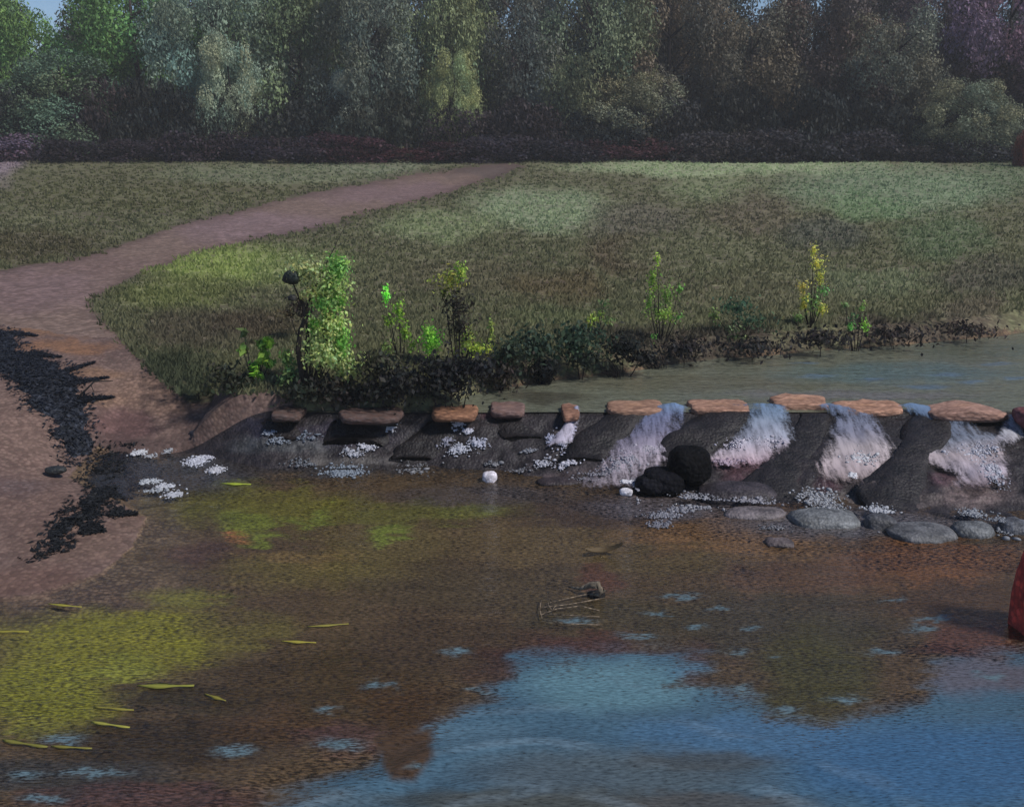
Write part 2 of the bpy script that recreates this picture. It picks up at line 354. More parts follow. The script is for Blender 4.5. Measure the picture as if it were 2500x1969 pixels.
SKY_REFL = [(1300, 1450, 230, 70, (92, 134, 164), .95), (1600, 1560, 330, 60, (72, 112, 160), .9), (2000, 1620, 400, 110, (62, 104, 156), .95), (1300, 1640, 380, 70, (80, 98, 118), .9), (1150, 1700, 420, 36, (74, 82, 88), .9), (1500, 1700, 260, 30, (80, 84, 92), .8),
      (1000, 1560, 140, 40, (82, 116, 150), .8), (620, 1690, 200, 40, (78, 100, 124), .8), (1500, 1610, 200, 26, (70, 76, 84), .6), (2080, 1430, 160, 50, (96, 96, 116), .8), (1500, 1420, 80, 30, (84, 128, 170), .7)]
SKY_GLINT = [(1440, 1262, 46, 9), (1225, 1312, 40, 10), (1350, 1346, 40, 8), (1400, 1300, 30, 6), (1480, 1325, 34, 7), (1878, 1380, 44, 9), (1945, 1330, 34, 13), (1990, 1310, 50, 8), (960, 1380, 46, 12), (795, 1450, 30, 14), (1020, 1460, 30, 7), (840, 1445, 16, 10), (690, 1500, 34, 10),  # small glints of sky painted into the water colour
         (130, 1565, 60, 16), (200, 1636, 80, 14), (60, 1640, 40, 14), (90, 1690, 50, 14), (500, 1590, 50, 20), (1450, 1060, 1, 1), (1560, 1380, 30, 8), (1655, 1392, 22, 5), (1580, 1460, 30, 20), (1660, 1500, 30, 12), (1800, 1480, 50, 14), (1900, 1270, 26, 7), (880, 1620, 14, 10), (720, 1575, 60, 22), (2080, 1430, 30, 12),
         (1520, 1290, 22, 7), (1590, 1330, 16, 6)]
LX = W(1450, 1900, 0); LC = (float(W(1180, 1980, 0)[0]), float(W(1180, 1980, 0)[1]))
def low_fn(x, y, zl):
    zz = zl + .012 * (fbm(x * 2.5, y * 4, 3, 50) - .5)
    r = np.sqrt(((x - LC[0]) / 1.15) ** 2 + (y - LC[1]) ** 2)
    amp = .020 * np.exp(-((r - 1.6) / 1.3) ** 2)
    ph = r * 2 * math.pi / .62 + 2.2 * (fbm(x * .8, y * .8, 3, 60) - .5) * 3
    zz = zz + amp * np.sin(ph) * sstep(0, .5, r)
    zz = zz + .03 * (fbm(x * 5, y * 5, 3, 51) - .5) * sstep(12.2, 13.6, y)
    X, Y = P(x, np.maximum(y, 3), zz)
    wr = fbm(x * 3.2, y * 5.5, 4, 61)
    d = poly_sd(X + 110 * (wr - .5), Y + 56 * (fbm(x * 2.2 + 9, y * 6.5, 4, 62) - .5), sky_refl_poly) - 40 * sstep(1150, 500, X)
    hang = poly_sd(X + 30 * (wr - .5), Y, [(800, 1560), (920, 1540), (910, 1600), (880, 1650), (830, 1648), (815, 1610)])  # reflected tree tip, painted as a brown patch
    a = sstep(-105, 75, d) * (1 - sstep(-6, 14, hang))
    cols = paint(X, Y, (70, 104, 138), SKY_REFL, 71, 14) * np.array([1.0, .86, .66])  # reflected sky blues put in as water colour
    # light on the ring wave crests, painted into the water colour
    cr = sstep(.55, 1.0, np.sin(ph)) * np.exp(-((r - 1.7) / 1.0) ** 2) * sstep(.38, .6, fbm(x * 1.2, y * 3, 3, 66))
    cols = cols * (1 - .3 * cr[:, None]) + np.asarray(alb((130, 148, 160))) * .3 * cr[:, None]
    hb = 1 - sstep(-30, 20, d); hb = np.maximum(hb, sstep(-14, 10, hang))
    silt_and_refl = paint(X + 60 * (fbm(x * .9, y * 7, 4, 88) - .5), Y + 50 * (fbm(x * 1.3 + 5, y * 8, 4, 89) - .5), (92, 74, 60), BED_REFL, 34, 30) * np.array([1.0, 1.02, .84])
    silt_and_refl = silt_and_refl * (.72 + .56 * fbm(x * 1.5, y * 9, 4, 91))[:, None]
    silt_and_refl = np.where((sstep(-14, 10, hang) > .2)[:, None], np.asarray(alb((72, 56, 42)))[None, :], silt_and_refl)  # tone of the painted tree reflection replaces the silt
    cols = cols * (1 - hb[:, None]) + silt_and_refl * hb[:, None]
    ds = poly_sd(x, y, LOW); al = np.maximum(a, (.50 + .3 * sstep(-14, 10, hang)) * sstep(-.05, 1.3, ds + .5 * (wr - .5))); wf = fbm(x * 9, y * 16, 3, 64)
    for (fx, fy, rx, ry) in SKY_GLINT:
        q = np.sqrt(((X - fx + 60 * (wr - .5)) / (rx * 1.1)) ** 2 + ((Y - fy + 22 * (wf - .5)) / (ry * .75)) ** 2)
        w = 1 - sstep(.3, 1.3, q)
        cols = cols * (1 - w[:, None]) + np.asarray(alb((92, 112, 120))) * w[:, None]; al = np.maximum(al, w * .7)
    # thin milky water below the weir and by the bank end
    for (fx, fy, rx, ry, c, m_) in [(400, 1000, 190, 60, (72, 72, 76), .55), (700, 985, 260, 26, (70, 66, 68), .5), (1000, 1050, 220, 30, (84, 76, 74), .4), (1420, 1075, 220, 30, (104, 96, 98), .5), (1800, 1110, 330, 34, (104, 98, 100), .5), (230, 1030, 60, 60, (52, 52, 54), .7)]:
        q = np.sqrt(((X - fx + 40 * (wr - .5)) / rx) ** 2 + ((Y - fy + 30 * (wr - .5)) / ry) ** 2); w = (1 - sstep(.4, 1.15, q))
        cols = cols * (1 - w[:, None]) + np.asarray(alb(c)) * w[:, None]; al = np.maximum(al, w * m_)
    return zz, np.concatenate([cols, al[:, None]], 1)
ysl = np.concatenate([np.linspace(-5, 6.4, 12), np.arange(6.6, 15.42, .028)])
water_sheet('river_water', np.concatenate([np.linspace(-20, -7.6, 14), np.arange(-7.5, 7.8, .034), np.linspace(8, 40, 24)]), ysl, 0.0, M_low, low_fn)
def up_fn(x, y, zl):
    zz = zl + .02 * (fbm(x * 1.6, y * 3.5, 3, 80) - .5)
    X, Y = P(x, y, zz)
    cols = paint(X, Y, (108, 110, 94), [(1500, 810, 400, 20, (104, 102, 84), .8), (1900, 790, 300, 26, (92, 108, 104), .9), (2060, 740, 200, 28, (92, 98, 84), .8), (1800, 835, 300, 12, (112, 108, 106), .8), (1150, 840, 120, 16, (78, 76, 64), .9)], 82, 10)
    for (fx, fy, rx, ry) in [(1730, 796, 60, 4), (2000, 792, 50, 4), (1960, 818, 60, 5), (2110, 770, 50, 4), (1700, 768, 40, 3), (2060, 808, 40, 4), (1850, 803, 40, 3), (2150, 800, 40, 4)]:  # ripple facets catching the sky, painted as bluish streaks
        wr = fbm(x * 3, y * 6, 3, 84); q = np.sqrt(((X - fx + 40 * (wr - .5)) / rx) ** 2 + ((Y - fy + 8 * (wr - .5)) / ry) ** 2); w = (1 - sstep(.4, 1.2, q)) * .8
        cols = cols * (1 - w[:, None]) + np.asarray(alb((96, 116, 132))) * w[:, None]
    return zz, np.concatenate([cols, np.full((len(x), 1), 1.0)], 1)
water_sheet('upper_pool_water', np.concatenate([np.arange(-3, 12.5, .06), np.linspace(12.6, 58, 30)]), np.concatenate([np.arange(WY + .04, 25, .07), np.linspace(25.2, 40, 10)]), .6, M_up, up_fn)

# ------------------------------------------------------------------ weir apron
foot_px = [(330, 950), (560, 1000), (900, 992), (1200, 1030), (1450, 1070), (1700, 1088), (2169, 1125), (2800, 1150)]
FX = np.array([float(W(a, b, 0)[0]) for a, b in foot_px]); FY = np.array([float(W(a, b, 0)[1]) for a, b in foot_px])
def foot_y(x): return np.interp(x, FX, FY)
x0w = float(W(555, 868, .6)[0])
def apron_pt(x, t):
    yf = foot_y(x); yv = (WY + .1) * (1 - t) + yf * t
    zv = .66 * np.clip(1 - t, 0, 1) ** 1.15 - .06 * t
    bump = .16 * (fbm(x * 1.5, yv * 1.8, 4, 90) - .5) + .10 * (fbm(x * 5, yv * 5, 3, 91) - .5)
    return yv, zv + bump * np.clip(t * 4, .15, 1) - .06
xs = np.arange(-5.1, 16, .035); ts = np.linspace(0, 1.12, 80)
XA, TA = np.meshgrid(xs, ts); ya, za = apron_pt(XA.ravel(), TA.ravel()); xa = XA.ravel()
fl = sstep(-5.1, -3.5, xa); za = za * fl - .05 * (1 - fl)
PXa, PYa = P(xa, ya, za)
ca = paint(PXa, PYa, (46, 41, 43), [(1700, 905, 500, 40, (34, 31, 33), .9), (1800, 1060, 420, 26, (96, 86, 84), .7), (1300, 1000, 200, 20, (90, 82, 84), .6), (700, 920, 200, 30, (52, 46, 60), .8), (560, 905, 60, 26, (44, 42, 54), .8), (600, 940, 120, 26, (76, 78, 80), .7), (900, 930, 100, 40, (52, 48, 50), .8), (1060, 870, 60, 16, (96, 66, 72), .8), (760, 975, 150, 16, (86, 82, 80), .7), (1100, 940, 100, 40, (54, 50, 52), .8),
   (1360, 930, 60, 60, (92, 92, 112), .8), (1400, 930, 20, 20, (100, 50, 60), .5), (1590, 1000, 80, 30, (92, 66, 72), .7), (1650, 1010, 30, 40, (72, 54, 56), .5), (1750, 1020, 40, 20, (92, 64, 72), .6), (2000, 1010, 40, 16, (88, 62, 70), .6), (1780, 1060, 80, 20, (110, 98, 92), .7), (2060, 1040, 80, 40, (116, 100, 98), .7), (1250, 1010, 160, 20, (74, 62, 62), .8)], 95, 16)
ia = np.arange(len(xa)).reshape(XA.shape); qa = np.stack([ia[1:, :-1], ia[1:, 1:], ia[:-1, 1:], ia[:-1, :-1]], -1).reshape(-1, 4)
weir = mesh_np('weir_apron', np.stack([xa, ya, za], 1), qa, M_rock, cols=ca, smooth=True)
tag(weir, 'dark rough stone weir slope crossing the river below the stepping stones', 'weir')

# ------------------------------------------------------------------ rocks
def rock_mesh(mb, c, r, col, seed, rough=.25, sub=3, flat=0.0, cutz=None):
    import bmesh
    bm = bmesh.new(); bmesh.ops.create_icosphere(bm, subdivisions=sub, radius=1.0)
    rs = random.Random(seed); off = [rs.uniform(0, 50) for _ in range(3)]
    V = np.array([v.co[:] for v in bm.verts]); Fq = [tuple(v.index for v in f.verts) for f in bm.faces]; bm.free()
    n = fbm(V[:, 0] * 1.3 + off[0] + V[:, 2] * .7, V[:, 1] * 1.3 + off[1] - V[:, 2] * .6, 4, seed) - .5
    n2 = fbm(V[:, 0] * 4 + off[2], V[:, 2] * 4 + V[:, 1] * 2, 3, seed + 5) - .5
    q = np.abs(V) ** .8 * np.sign(V)
    V2 = q * (1 + rough * 2 * n + rough * .6 * n2)[:, None] * np.array(r) + np.array(c)
    mb.add(V2, Fq, col)
def rock(name, X, Y, zc, r, col, label, cat, seed, group=None, mat=None, ydist=None):
    if ydist is None: px_, py_ = W(X, Y, zc); px_, py_ = float(px_), float(py_)
    else: px_, zc = at_depth(X, Y, ydist); py_ = ydist
    mb = MB(); rock_mesh(mb, (0, 0, 0), r, alb(col), seed)
    o = mb.build(name, mat or M_rock); o.location = (px_, py_, zc); tag(o, label, cat, group); return o

# ------------------------------------------------------------------ stepping stones
def slab_mesh(w, d, h, col, seed, peak=0.0):
    mb = MB(); n = 30; rings = [(.0, 1.0), (.45, 1.0), (.84, 1.0), (.96, .93), (1.0, .62), (1.01, .0), (.97, -.6)]
    V = []; Cc = []; rs = random.Random(seed); ph = rs.uniform(0, 20)
    for (rr, hz) in rings[1:]:
        for k in range(n):
            a = 2 * math.pi * k / n; ca_, sa = math.cos(a), math.sin(a); e = 5.5
            q = (abs(ca_) ** e + abs(sa) ** e) ** (-1 / e)
            wob = 1 + .30 * (float(fbm(ca_ * 2.2 + ph, sa * 2.2, 4, seed)) - .5)
            px_, py_ = ca_ * q * w / 2 * rr * wob, sa * q * d / 2 * rr * wob
            pz = h * hz + .05 * (float(fbm(px_ * 6 + ph, py_ * 6, 3, seed)) - .5) + peak * max(0, 1 - abs(px_ / (w * .45))) * (hz > .5)
            V.append((px_, py_, pz)); s = .7 + .6 * float(fbm(px_ * 7 + ph, py_ * 7, 3, seed + 3)); Cc.append(np.asarray(col) * np.array([.84, .86, .95]) * s)
    V.append((0, 0, h + peak)); Cc.append(np.asarray(col))
    Fq = []
    for i in range(len(rings) - 2):
        for k in range(n): Fq.append((i * n + k, (i + 1) * n + k, (i + 1) * n + (k + 1) % n, i * n + (k + 1) % n))
    for k in range(n): Fq.append((len(V) - 1, k, (k + 1) % n))
    m_ = len(rings) - 2
    Fq.append(tuple(m_ * n + k for k in reversed(range(n))))
    mb.add(V, Fq, Cc); return mb
def buttress_mesh(w, path, col, seed):
    """rock wedge running down the apron; path = [(dx, y, z, halfwidth)] in local coordinates"""
    mb = MB(); V = []; n = 14; Fq = []
    pts = []
    for i in range(len(path) - 1):
        for k in range(5):
            t = k / 5; pts.append(tuple(path[i][j] * (1 - t) + path[i + 1][j] * t for j in range(4)))
    pts.append(path[-1])
    for i, (dx, yv, zv, hw) in enumerate(pts):
        for k in range(n):
            a = math.pi * (k / (n - 1)); rr = 1 + .75 * (float(fbm(i * .35 + seed, k * .45, 4, seed)) - .5)
            V.append((dx + math.cos(a) * hw * rr, yv, zv + math.sin(a) ** .6 * hw * .30 * rr - .07))
    for i in range(len(pts) - 1):
        for k in range(n - 1): Fq.append((i * n + k, (i + 1) * n + k, (i + 1) * n + k + 1, i * n + k + 1))
    Fq.append(tuple(reversed(range(n)))); Fq.append(tuple((len(pts) - 1) * n + k for k in range(n)))
    mb.add(V, [tuple(reversed(f)) for f in Fq], col); return mb
STONES = [  # x0, x1, y of the top centre, slab colour, peak, buttress path [(X,Y,halfwidth px)], label
 (578, 644, 862, (96, 80, 72), 0, [(608, 890, 34), (600, 930, 40)], 'dull brown stepping stone nearest the sandy path end'),
 (722, 852, 866, (102, 84, 76), 0, [(780, 895, 60), (740, 940, 60)], 'long dusky brown stepping stone below the tall bright shrub'),
 (918, 1010, 862, (156, 112, 82), 0, [(955, 890, 40), (900, 950, 60), (860, 975, 50)], 'flat orange rectangular stepping stone under the dark bank'),
 (1040, 1112, 854, (132, 106, 96), 0, [(1080, 890, 34), (1110, 930, 44)], 'greyish pink stepping stone right of the orange rectangular one'),
 (1190, 1226, 860, (158, 116, 92), 0, [(1205, 880, 16), (1170, 890, 16)], 'smallest squarish orange stepping stone in the weir row'),
 (1285, 1402, 852, (166, 128, 102), 0, [(1330, 880, 50), (1270, 930, 60), (1230, 980, 50)], 'buff stepping stone just right of the smallest squarish one'),
 (1462, 1584, 850, (178, 136, 110), 0, [(1520, 880, 62), (1470, 930, 80), (1440, 985, 60)], 'peach stepping stone above the black boulder'),
 (1636, 1752, 842, (186, 142, 114), .03, [(1690, 880, 40), (1690, 960, 46), (1660, 1030, 62), (1690, 1075, 66)], 'tallest domed peach stepping stone in the middle of the cascades'),
 (1762, 1906, 852, (182, 138, 110), 0, [(1840, 872, 44), (1868, 890, 22)], 'broad peach stepping stone above the round white cascade'),
 (1966, 2124, 862, (170, 132, 112), .08, [(1940, 890, 56), (1930, 960, 56), (1910, 1040, 70), (1960, 1095, 60)], 'wide stepping stone with a pointed hump at the right of the row'),
]
for i, (xa_, xb_, yc, c, pk, bp_, lab) in enumerate(STONES):
    Xc = (xa_ + xb_) / 2; zt = .70
    wx, wy = W(Xc, yc, zt); wx, wy = float(wx), float(wy)
    w = float(W(xb_, yc, zt)[0] - W(xa_, yc, zt)[0])
    t = empty('stepping_stone', (wx, wy, .60), lab, 'stepping stone', 'stepping stones along the weir crest')
    slab_mesh(w, .60, .065, alb(c), 100 + i, pk).build('top_slab', M_slab, t)
    mbp = MB()
    pth = [(0.0, .0, -.09, w * .40)]
    for (bx, by, hw) in bp_:
        # find the apron point seen there
        best = None
        for tt in np.linspace(0.02, 1.05, 40):
            xx = float(W(bx, by, .3)[0]); y_, z_ = apron_pt(np.array([xx]), np.array([tt])); X_, Y_ = P(xx, float(y_[0]), float(z_[0]))
            if best is None or abs(Y_ - by) < best[0]: best = (abs(Y_ - by), xx, float(y_[0]), float(z_[0]))
        sc = math.hypot(best[2], 5) / F / S * 1.0
        pth.append((best[1] - wx, best[2] - wy, best[3] - .60 + .03, hw * S * best[2] / F * 1.03))
    pth[1:] = sorted(pth[1:], key=lambda q: -q[1])
    buttress_mesh(w, pth, alb((33, 29, 30)), 200 + i).build('buttress', M_rock, t)

# ------------------------------------------------------------------ cascades
def mat_foamwater():
    m, nt, ns, L = new_mat('falling_water')
    out = N(ns, 'ShaderNodeOutputMaterial'); at = N(ns, 'ShaderNodeVertexColor', layer_name='Col')
    g = N(ns, 'ShaderNodeNewGeometry'); mp = N(ns, 'ShaderNodeMapping'); mp.inputs['Scale'].default_value = (1.6, .28, .4); mp.inputs['Rotation'].default_value = (0, 0, -.35); L.new(g.outputs['Position'], mp.inputs[0])
    n1 = N(ns, 'ShaderNodeTexNoise', Scale=9.0, Detail=5.0, Roughness=.6); L.new(mp.outputs[0], n1.inputs['Vector'])
    n2 = N(ns, 'ShaderNodeTexNoise', Scale=26.0, Detail=4.0, Roughness=.7); L.new(g.outputs['Position'], n2.inputs['Vector'])
    c = mixc(ns, L, 'MULTIPLY', 1.0, at.outputs['Color'], ramp(ns, L, n1.outputs[0], .35, .65, .8, 1.2))
    b = N(ns, 'ShaderNodeBsdfPrincipled', Roughness=.35); L.new(c, b.inputs['Base Color'])
    bp = N(ns, 'ShaderNodeBump', Strength=.35, Distance=.02); L.new(n1.outputs[0], bp.inputs['Height']); L.new(bp.outputs[0], b.inputs['Normal'])
    a = N(ns, 'ShaderNodeMath', operation='ADD'); L.new(n1.outputs[0], a.inputs[0]); L.new(at.outputs['Alpha'], a.inputs[1])
    n3 = N(ns, 'ShaderNodeTexNoise', Scale=24.0, Detail=4.0, Roughness=.7); L.new(g.outputs['Position'], n3.inputs['Vector'])
    a2 = N(ns, 'ShaderNodeMath', operation='MULTIPLY_ADD'); L.new(n3.outputs[0], a2.inputs[0]); a2.inputs[1].default_value = .8; L.new(a.outputs[0], a2.inputs[2])
    f = ramp(ns, L, a2.outputs[0], 1.05, 1.6, 0, .92)
    tr = N(ns, 'ShaderNodeBsdfTransparent'); mx = N(ns, 'ShaderNodeMixShader'); L.new(f, mx.inputs[0]); L.new(tr.outputs[0], mx.inputs[1]); L.new(b.outputs[0], mx.inputs[2]); L.new(mx.outputs[0], out.inputs[0])
    return m
M_casc = mat_foamwater()
def apron_hit(bx, by):
    best = None
    xx = float(W(bx, by, .3)[0])
    for _ in range(2):
        tts = np.linspace(-.02, 1.2, 120); y_, z_ = apron_pt(np.full(120, xx), tts); X_, Y_ = P(xx, y_, z_)
        k = int(np.argmin(np.abs(Y_ - by))); yb, zb = float(y_[k]), float(z_[k])
        d = yb * cp - (zb - CZ) * sp_; xx = (bx * S - 512) * d / F
    return xx, yb, zb
CASC = [  # path (X, Y, halfwidth, colour, alpha), label; blues at the lip are painted sky glints
 ([(1424, 862, 26, (104, 134, 170), .9), (1400, 895, 40, (110, 120, 150), .7), (1365, 940, 56, (128, 128, 148), .75), (1350, 985, 60, (176, 172, 186), .7), (1310, 1030, 70, (160, 156, 166), .55), (1290, 1068, 60, (130, 126, 134), .4)], 'lilac grey cascade spilling left of the black boulder'),
 ([(1560, 862, 30, (100, 128, 160), .3), (1625, 866, 34, (96, 126, 158), .7), (1628, 900, 36, (128, 146, 166), .9), (1612, 940, 54, (158, 166, 182), .9), (1575, 975, 64, (190, 180, 190), .85), (1545, 1005, 60, (170, 140, 152), .45)], 'cascade widening to the left between the black boulder and the tallest stone'),
 ([(1756, 866, 24, (98, 124, 156), .7), (1810, 890, 34, (112, 124, 146), .7), (1815, 925, 46, (128, 134, 152), .8), (1818, 960, 58, (176, 172, 176), .95), (1806, 1000, 62, (176, 168, 172), .9), (1796, 1050, 54, (136, 126, 124), .6)], 'rounded white cascade under the broad peach stone'),
 ([(1932, 866, 26, (104, 134, 168), .9), (2010, 905, 40, (96, 112, 134), .6), (2050, 940, 60, (130, 142, 158), .7), (2030, 975, 80, (168, 162, 166), .9), (2084, 1005, 44, (176, 172, 184), .9), (2074, 1045, 56, (132, 118, 120), .6)], 'cascade curling around the rightmost dark buttress'),
 ([(1222, 872, 8, (130, 140, 165), .6), (1216, 895, 12, (158, 164, 186), .8), (1204, 915, 18, (180, 182, 200), .8), (1186, 945, 26, (186, 186, 204), .8), (1170, 958, 22, (176, 176, 190), .5)], 'thin bent white trickle below the smallest squarish stone'),
 ([(2150, 890, 20, (110, 130, 150), .6), (2140, 930, 28, (170, 176, 186), .8), (2110, 955, 34, (180, 180, 190), .7)], 'short pale spill touching the right end of the weir'),
]
for i, (pth, lab) in enumerate(CASC):
    ctr = [apron_hit(a, b) for (a, b, *_r) in pth]; V = []; Cc = []; nseg = 9; nw = 15
    dense = []
    for j in range(len(pth) - 1):
        for k in range(nseg):
            t = k / nseg; q = [ctr[j][m_] * (1 - t) + ctr[j + 1][m_] * t for m_ in range(3)]
            hw = (pth[j][2] * (1 - t) + pth[j + 1][2] * t) * S * q[1] / F * (1.3 if i < 4 else 1.1)
            c = (alb(pth[j][3]) * (1 - t) + alb(pth[j + 1][3]) * t) * np.array([1.06, .96, .93]); a = pth[j][4] * (1 - t) + pth[j + 1][4] * t
            dense.append((q, hw, c, a))
    dense.append((list(ctr[-1]), pth[-1][2] * S * ctr[-1][1] / F, alb(pth[-1][3]), pth[-1][4]))
    nd = len(dense)
    for j, (q, hw, c, a) in enumerate(dense):
        endf = min(1, (nd - 1 - j) / 5)
        for k in range(nw):
            s = (k / (nw - 1) * 2 - 1); xx = q[0] + s * hw * 1.15
            tt = 0
            yv = q[1]; tloc = ((WY + .1) - yv) / ((WY + .1) - foot_y(xx)); yv2, zv = apron_pt(np.array([xx]), np.array([tloc]))
            zc = max(float(zv[0]), 0) + .05 + .05 * (1 - s * s) + .03 * (float(fbm(xx * 8, yv * 5, 3, 300 + i)) - .5)
            V.append((xx, yv, zc)); ed = 1 - abs(s) ** 3
            Cc.append((c[0], c[1], c[2], a * ed * (.4 + .6 * endf) * .8))
    Fq = [(j * nw + k, (j + 1) * nw + k, (j + 1) * nw + k + 1, j * nw + k + 1) for j in range(nd - 1) for k in range(nw - 1)]
    o = mesh_np('cascade', np.array(V), np.array(Fq), M_casc, cols=np.array(Cc), smooth=True)
    tag(o, lab, 'waterfall', 'cascades over the weir')

# ------------------------------------------------------------------ foam
M_foam, nt, ns, L = new_mat('white_foam')
_o = N(ns, 'ShaderNodeOutputMaterial'); _b = N(ns, 'ShaderNodeBsdfPrincipled', Roughness=.6); L.new(_b.outputs[0], _o.inputs[0]); _a = N(ns, 'ShaderNodeVertexColor', layer_name='Col'); L.new(_a.outputs[0], _b.inputs['Base Color'])
FOAM = [  # X Y rx ry n colour
 (820, 903, 20, 15, 60, (214, 214, 224)), (778, 948, 20, 10, 40, (196, 196, 206)), (745, 960, 24, 10, 30, (176, 178, 188)), (790, 925, 14, 8, 26, (186, 186, 198)), (775, 922, 7, 9, 16, (200, 200, 210)),
 (972, 897, 12, 11, 36, (210, 210, 222)), (990, 916, 12, 6, 22, (196, 196, 210)), (1010, 940, 22, 10, 40, (180, 182, 198)), (970, 955, 26, 10, 46, (186, 188, 200)), (945, 935, 20, 10, 20, (150, 150, 165)),
 (1200, 985, 26, 6, 34, (206, 204, 216)), (1152, 985, 18, 8, 30, (186, 186, 196)), (1168, 935, 12, 10, 26, (176, 178, 200)), (1190, 935, 16, 14, 40, (196, 196, 214)), (1210, 905, 8, 20, 34, (176, 178, 206)),
 (1326, 1040, 14, 9, 40, (222, 220, 228)), (1345, 1048, 6, 18, 22, (170, 168, 176)), (1370, 962, 34, 10, 60, (176, 170, 182)), (1330, 985, 44, 14, 60, (160, 158, 170)), (1290, 1010, 60, 10, 50, (138, 136, 146)), (1250, 1022, 50, 7, 30, (126, 124, 134)),
 (730, 1000, 44, 10, 90, (134, 144, 156)), (640, 985, 36, 10, 20, (112, 116, 124)), (880, 995, 40, 10, 24, (128, 128, 132)), (1100, 1000, 30, 8, 12, (120, 120, 126)),
 (296, 959, 14, 6, 40, (204, 206, 212)), (318, 966, 12, 5, 14, (170, 172, 178)), (356, 955, 12, 7, 16, (160, 162, 168)), (415, 978, 24, 9, 70, (196, 198, 210)), (440, 968, 20, 5, 36, (190, 190, 202)), (470, 952, 18, 9, 46, (196, 198, 206)), (488, 962, 14, 6, 20, (170, 172, 180)), (458, 996, 18, 8, 40, (196, 196, 204)),
 (320, 1020, 24, 5, 30, (186, 190, 196)), (350, 1030, 22, 5, 28, (196, 198, 206)), (330, 1040, 30, 5, 18, (160, 164, 170)), (368, 1048, 20, 7, 34, (186, 188, 196)), (570, 920, 14, 6, 18, (150, 156, 170)), (590, 935, 26, 10, 22, (130, 138, 150)), (650, 925, 30, 12, 20, (120, 128, 142)),
 (1730, 1083, 44, 12, 90, (164, 166, 172)), (1760, 1092, 40, 9, 40, (146, 148, 154)), (1590, 1078, 52, 9, 70, (150, 148, 156)), (1470, 1070, 50, 9, 60, (150, 150, 158)), (1408, 1092, 40, 7, 46, (138, 138, 148)), (1395, 1112, 26, 7, 26, (126, 126, 136)), (1862, 1098, 28, 8, 60, (184, 186, 194)), (1845, 1108, 10, 10, 20, (160, 162, 170)),
 (2056, 1110, 26, 8, 40, (146, 150, 158)), (2120, 1120, 30, 9, 30, (128, 132, 140)), (1640, 1118, 30, 6, 16, (120, 120, 126)), (2060, 970, 50, 14, 90, (190, 190, 202)), (2095, 1005, 22, 30, 90, (184, 184, 196)), (1820, 985, 34, 12, 60, (196, 196, 202)), (1806, 1018, 10, 5, 20, (220, 220, 226)), (1590, 952, 60, 12, 80, (196, 190, 202)), (1545, 992, 40, 7, 50, (180, 160, 176)),
 (1120, 958, 14, 5, 14, (136, 138, 146)), (1040, 985, 20, 6, 12, (126, 126, 132)), (1435, 1080, 30, 6, 20, (130, 130, 140)),
]
mbf = []; fc = []; ff = []
def surf_hit(X, Y):
    x_, y_ = W(X, Y, 0.0)
    if y_ < foot_y(float(x_)) + .05 or X < 520: 
        return float(x_), float(y_), 0.012
    return apron_hit(X, Y)
import bmesh as _bm
_b0 = _bm.new(); _bm.ops.create_icosphere(_b0, subdivisions=1, radius=1); ICV = np.array([v.co[:] for v in _b0.verts]); ICF = np.array([[v.index for v in f.verts] for f in _b0.faces]); _b0.free()
fv = []; fcol = []; ffc = []; cnt = 0
for (X, Y, rx, ry, n, c) in FOAM:
    hx, hy, hz = surf_hit(X, Y); sxm = S * hy / F
    dydY = abs(surf_hit(X, Y + 6)[1] - surf_hit(X, Y - 6)[1]) / 12 + 1e-4; dydY = min(max(dydY, .004), .03)
    for k in range(int(n * 5)):
        a = random.gauss(0, .5); b = random.gauss(0, .5)
        ang = .5 * (a * b); xx = hx + a * rx * sxm; yv = hy - b * ry * dydY
        if yv < foot_y(xx) or X < 520: zz = .012
        else:
            tl = ((WY + .1) - yv) / ((WY + .1) - foot_y(xx)); zz = max(0.01, float(apron_pt(np.array([xx]), np.array([tl]))[1][0])) + .03
            if X > 1280: zz += .06
        s = random.uniform(.004, .014) * random.uniform(.6, 1.3) * (1.6 if random.random() < .12 else 1)
        sc = np.array([s * random.uniform(.8, 2.4), s * random.uniform(.8, 1.6), s * random.uniform(.5, 1.3)])
        th = random.uniform(0, 3.1); rot = np.array([[math.cos(th), -math.sin(th), 0], [math.sin(th), math.cos(th), 0], [0, 0, 1]])
        V = (ICV * sc * (1 + .5 * (rng.random((len(ICV), 1)) - .5))) @ rot.T + np.array([xx, yv, zz])
        fv.append(V); ffc.append(ICF + cnt); cnt += len(V); g = random.uniform(.75, 1.1); fcol.append(np.tile(np.minimum(alb(c) * g * .85, .8), (len(V), 1)))
o = mesh_np('foam', np.concatenate(fv), np.concatenate(ffc), M_foam, cols=np.concatenate(fcol), smooth=True); tag(o, 'white splashes and foam on the weir and the water below it', 'foam', kind='stuff')

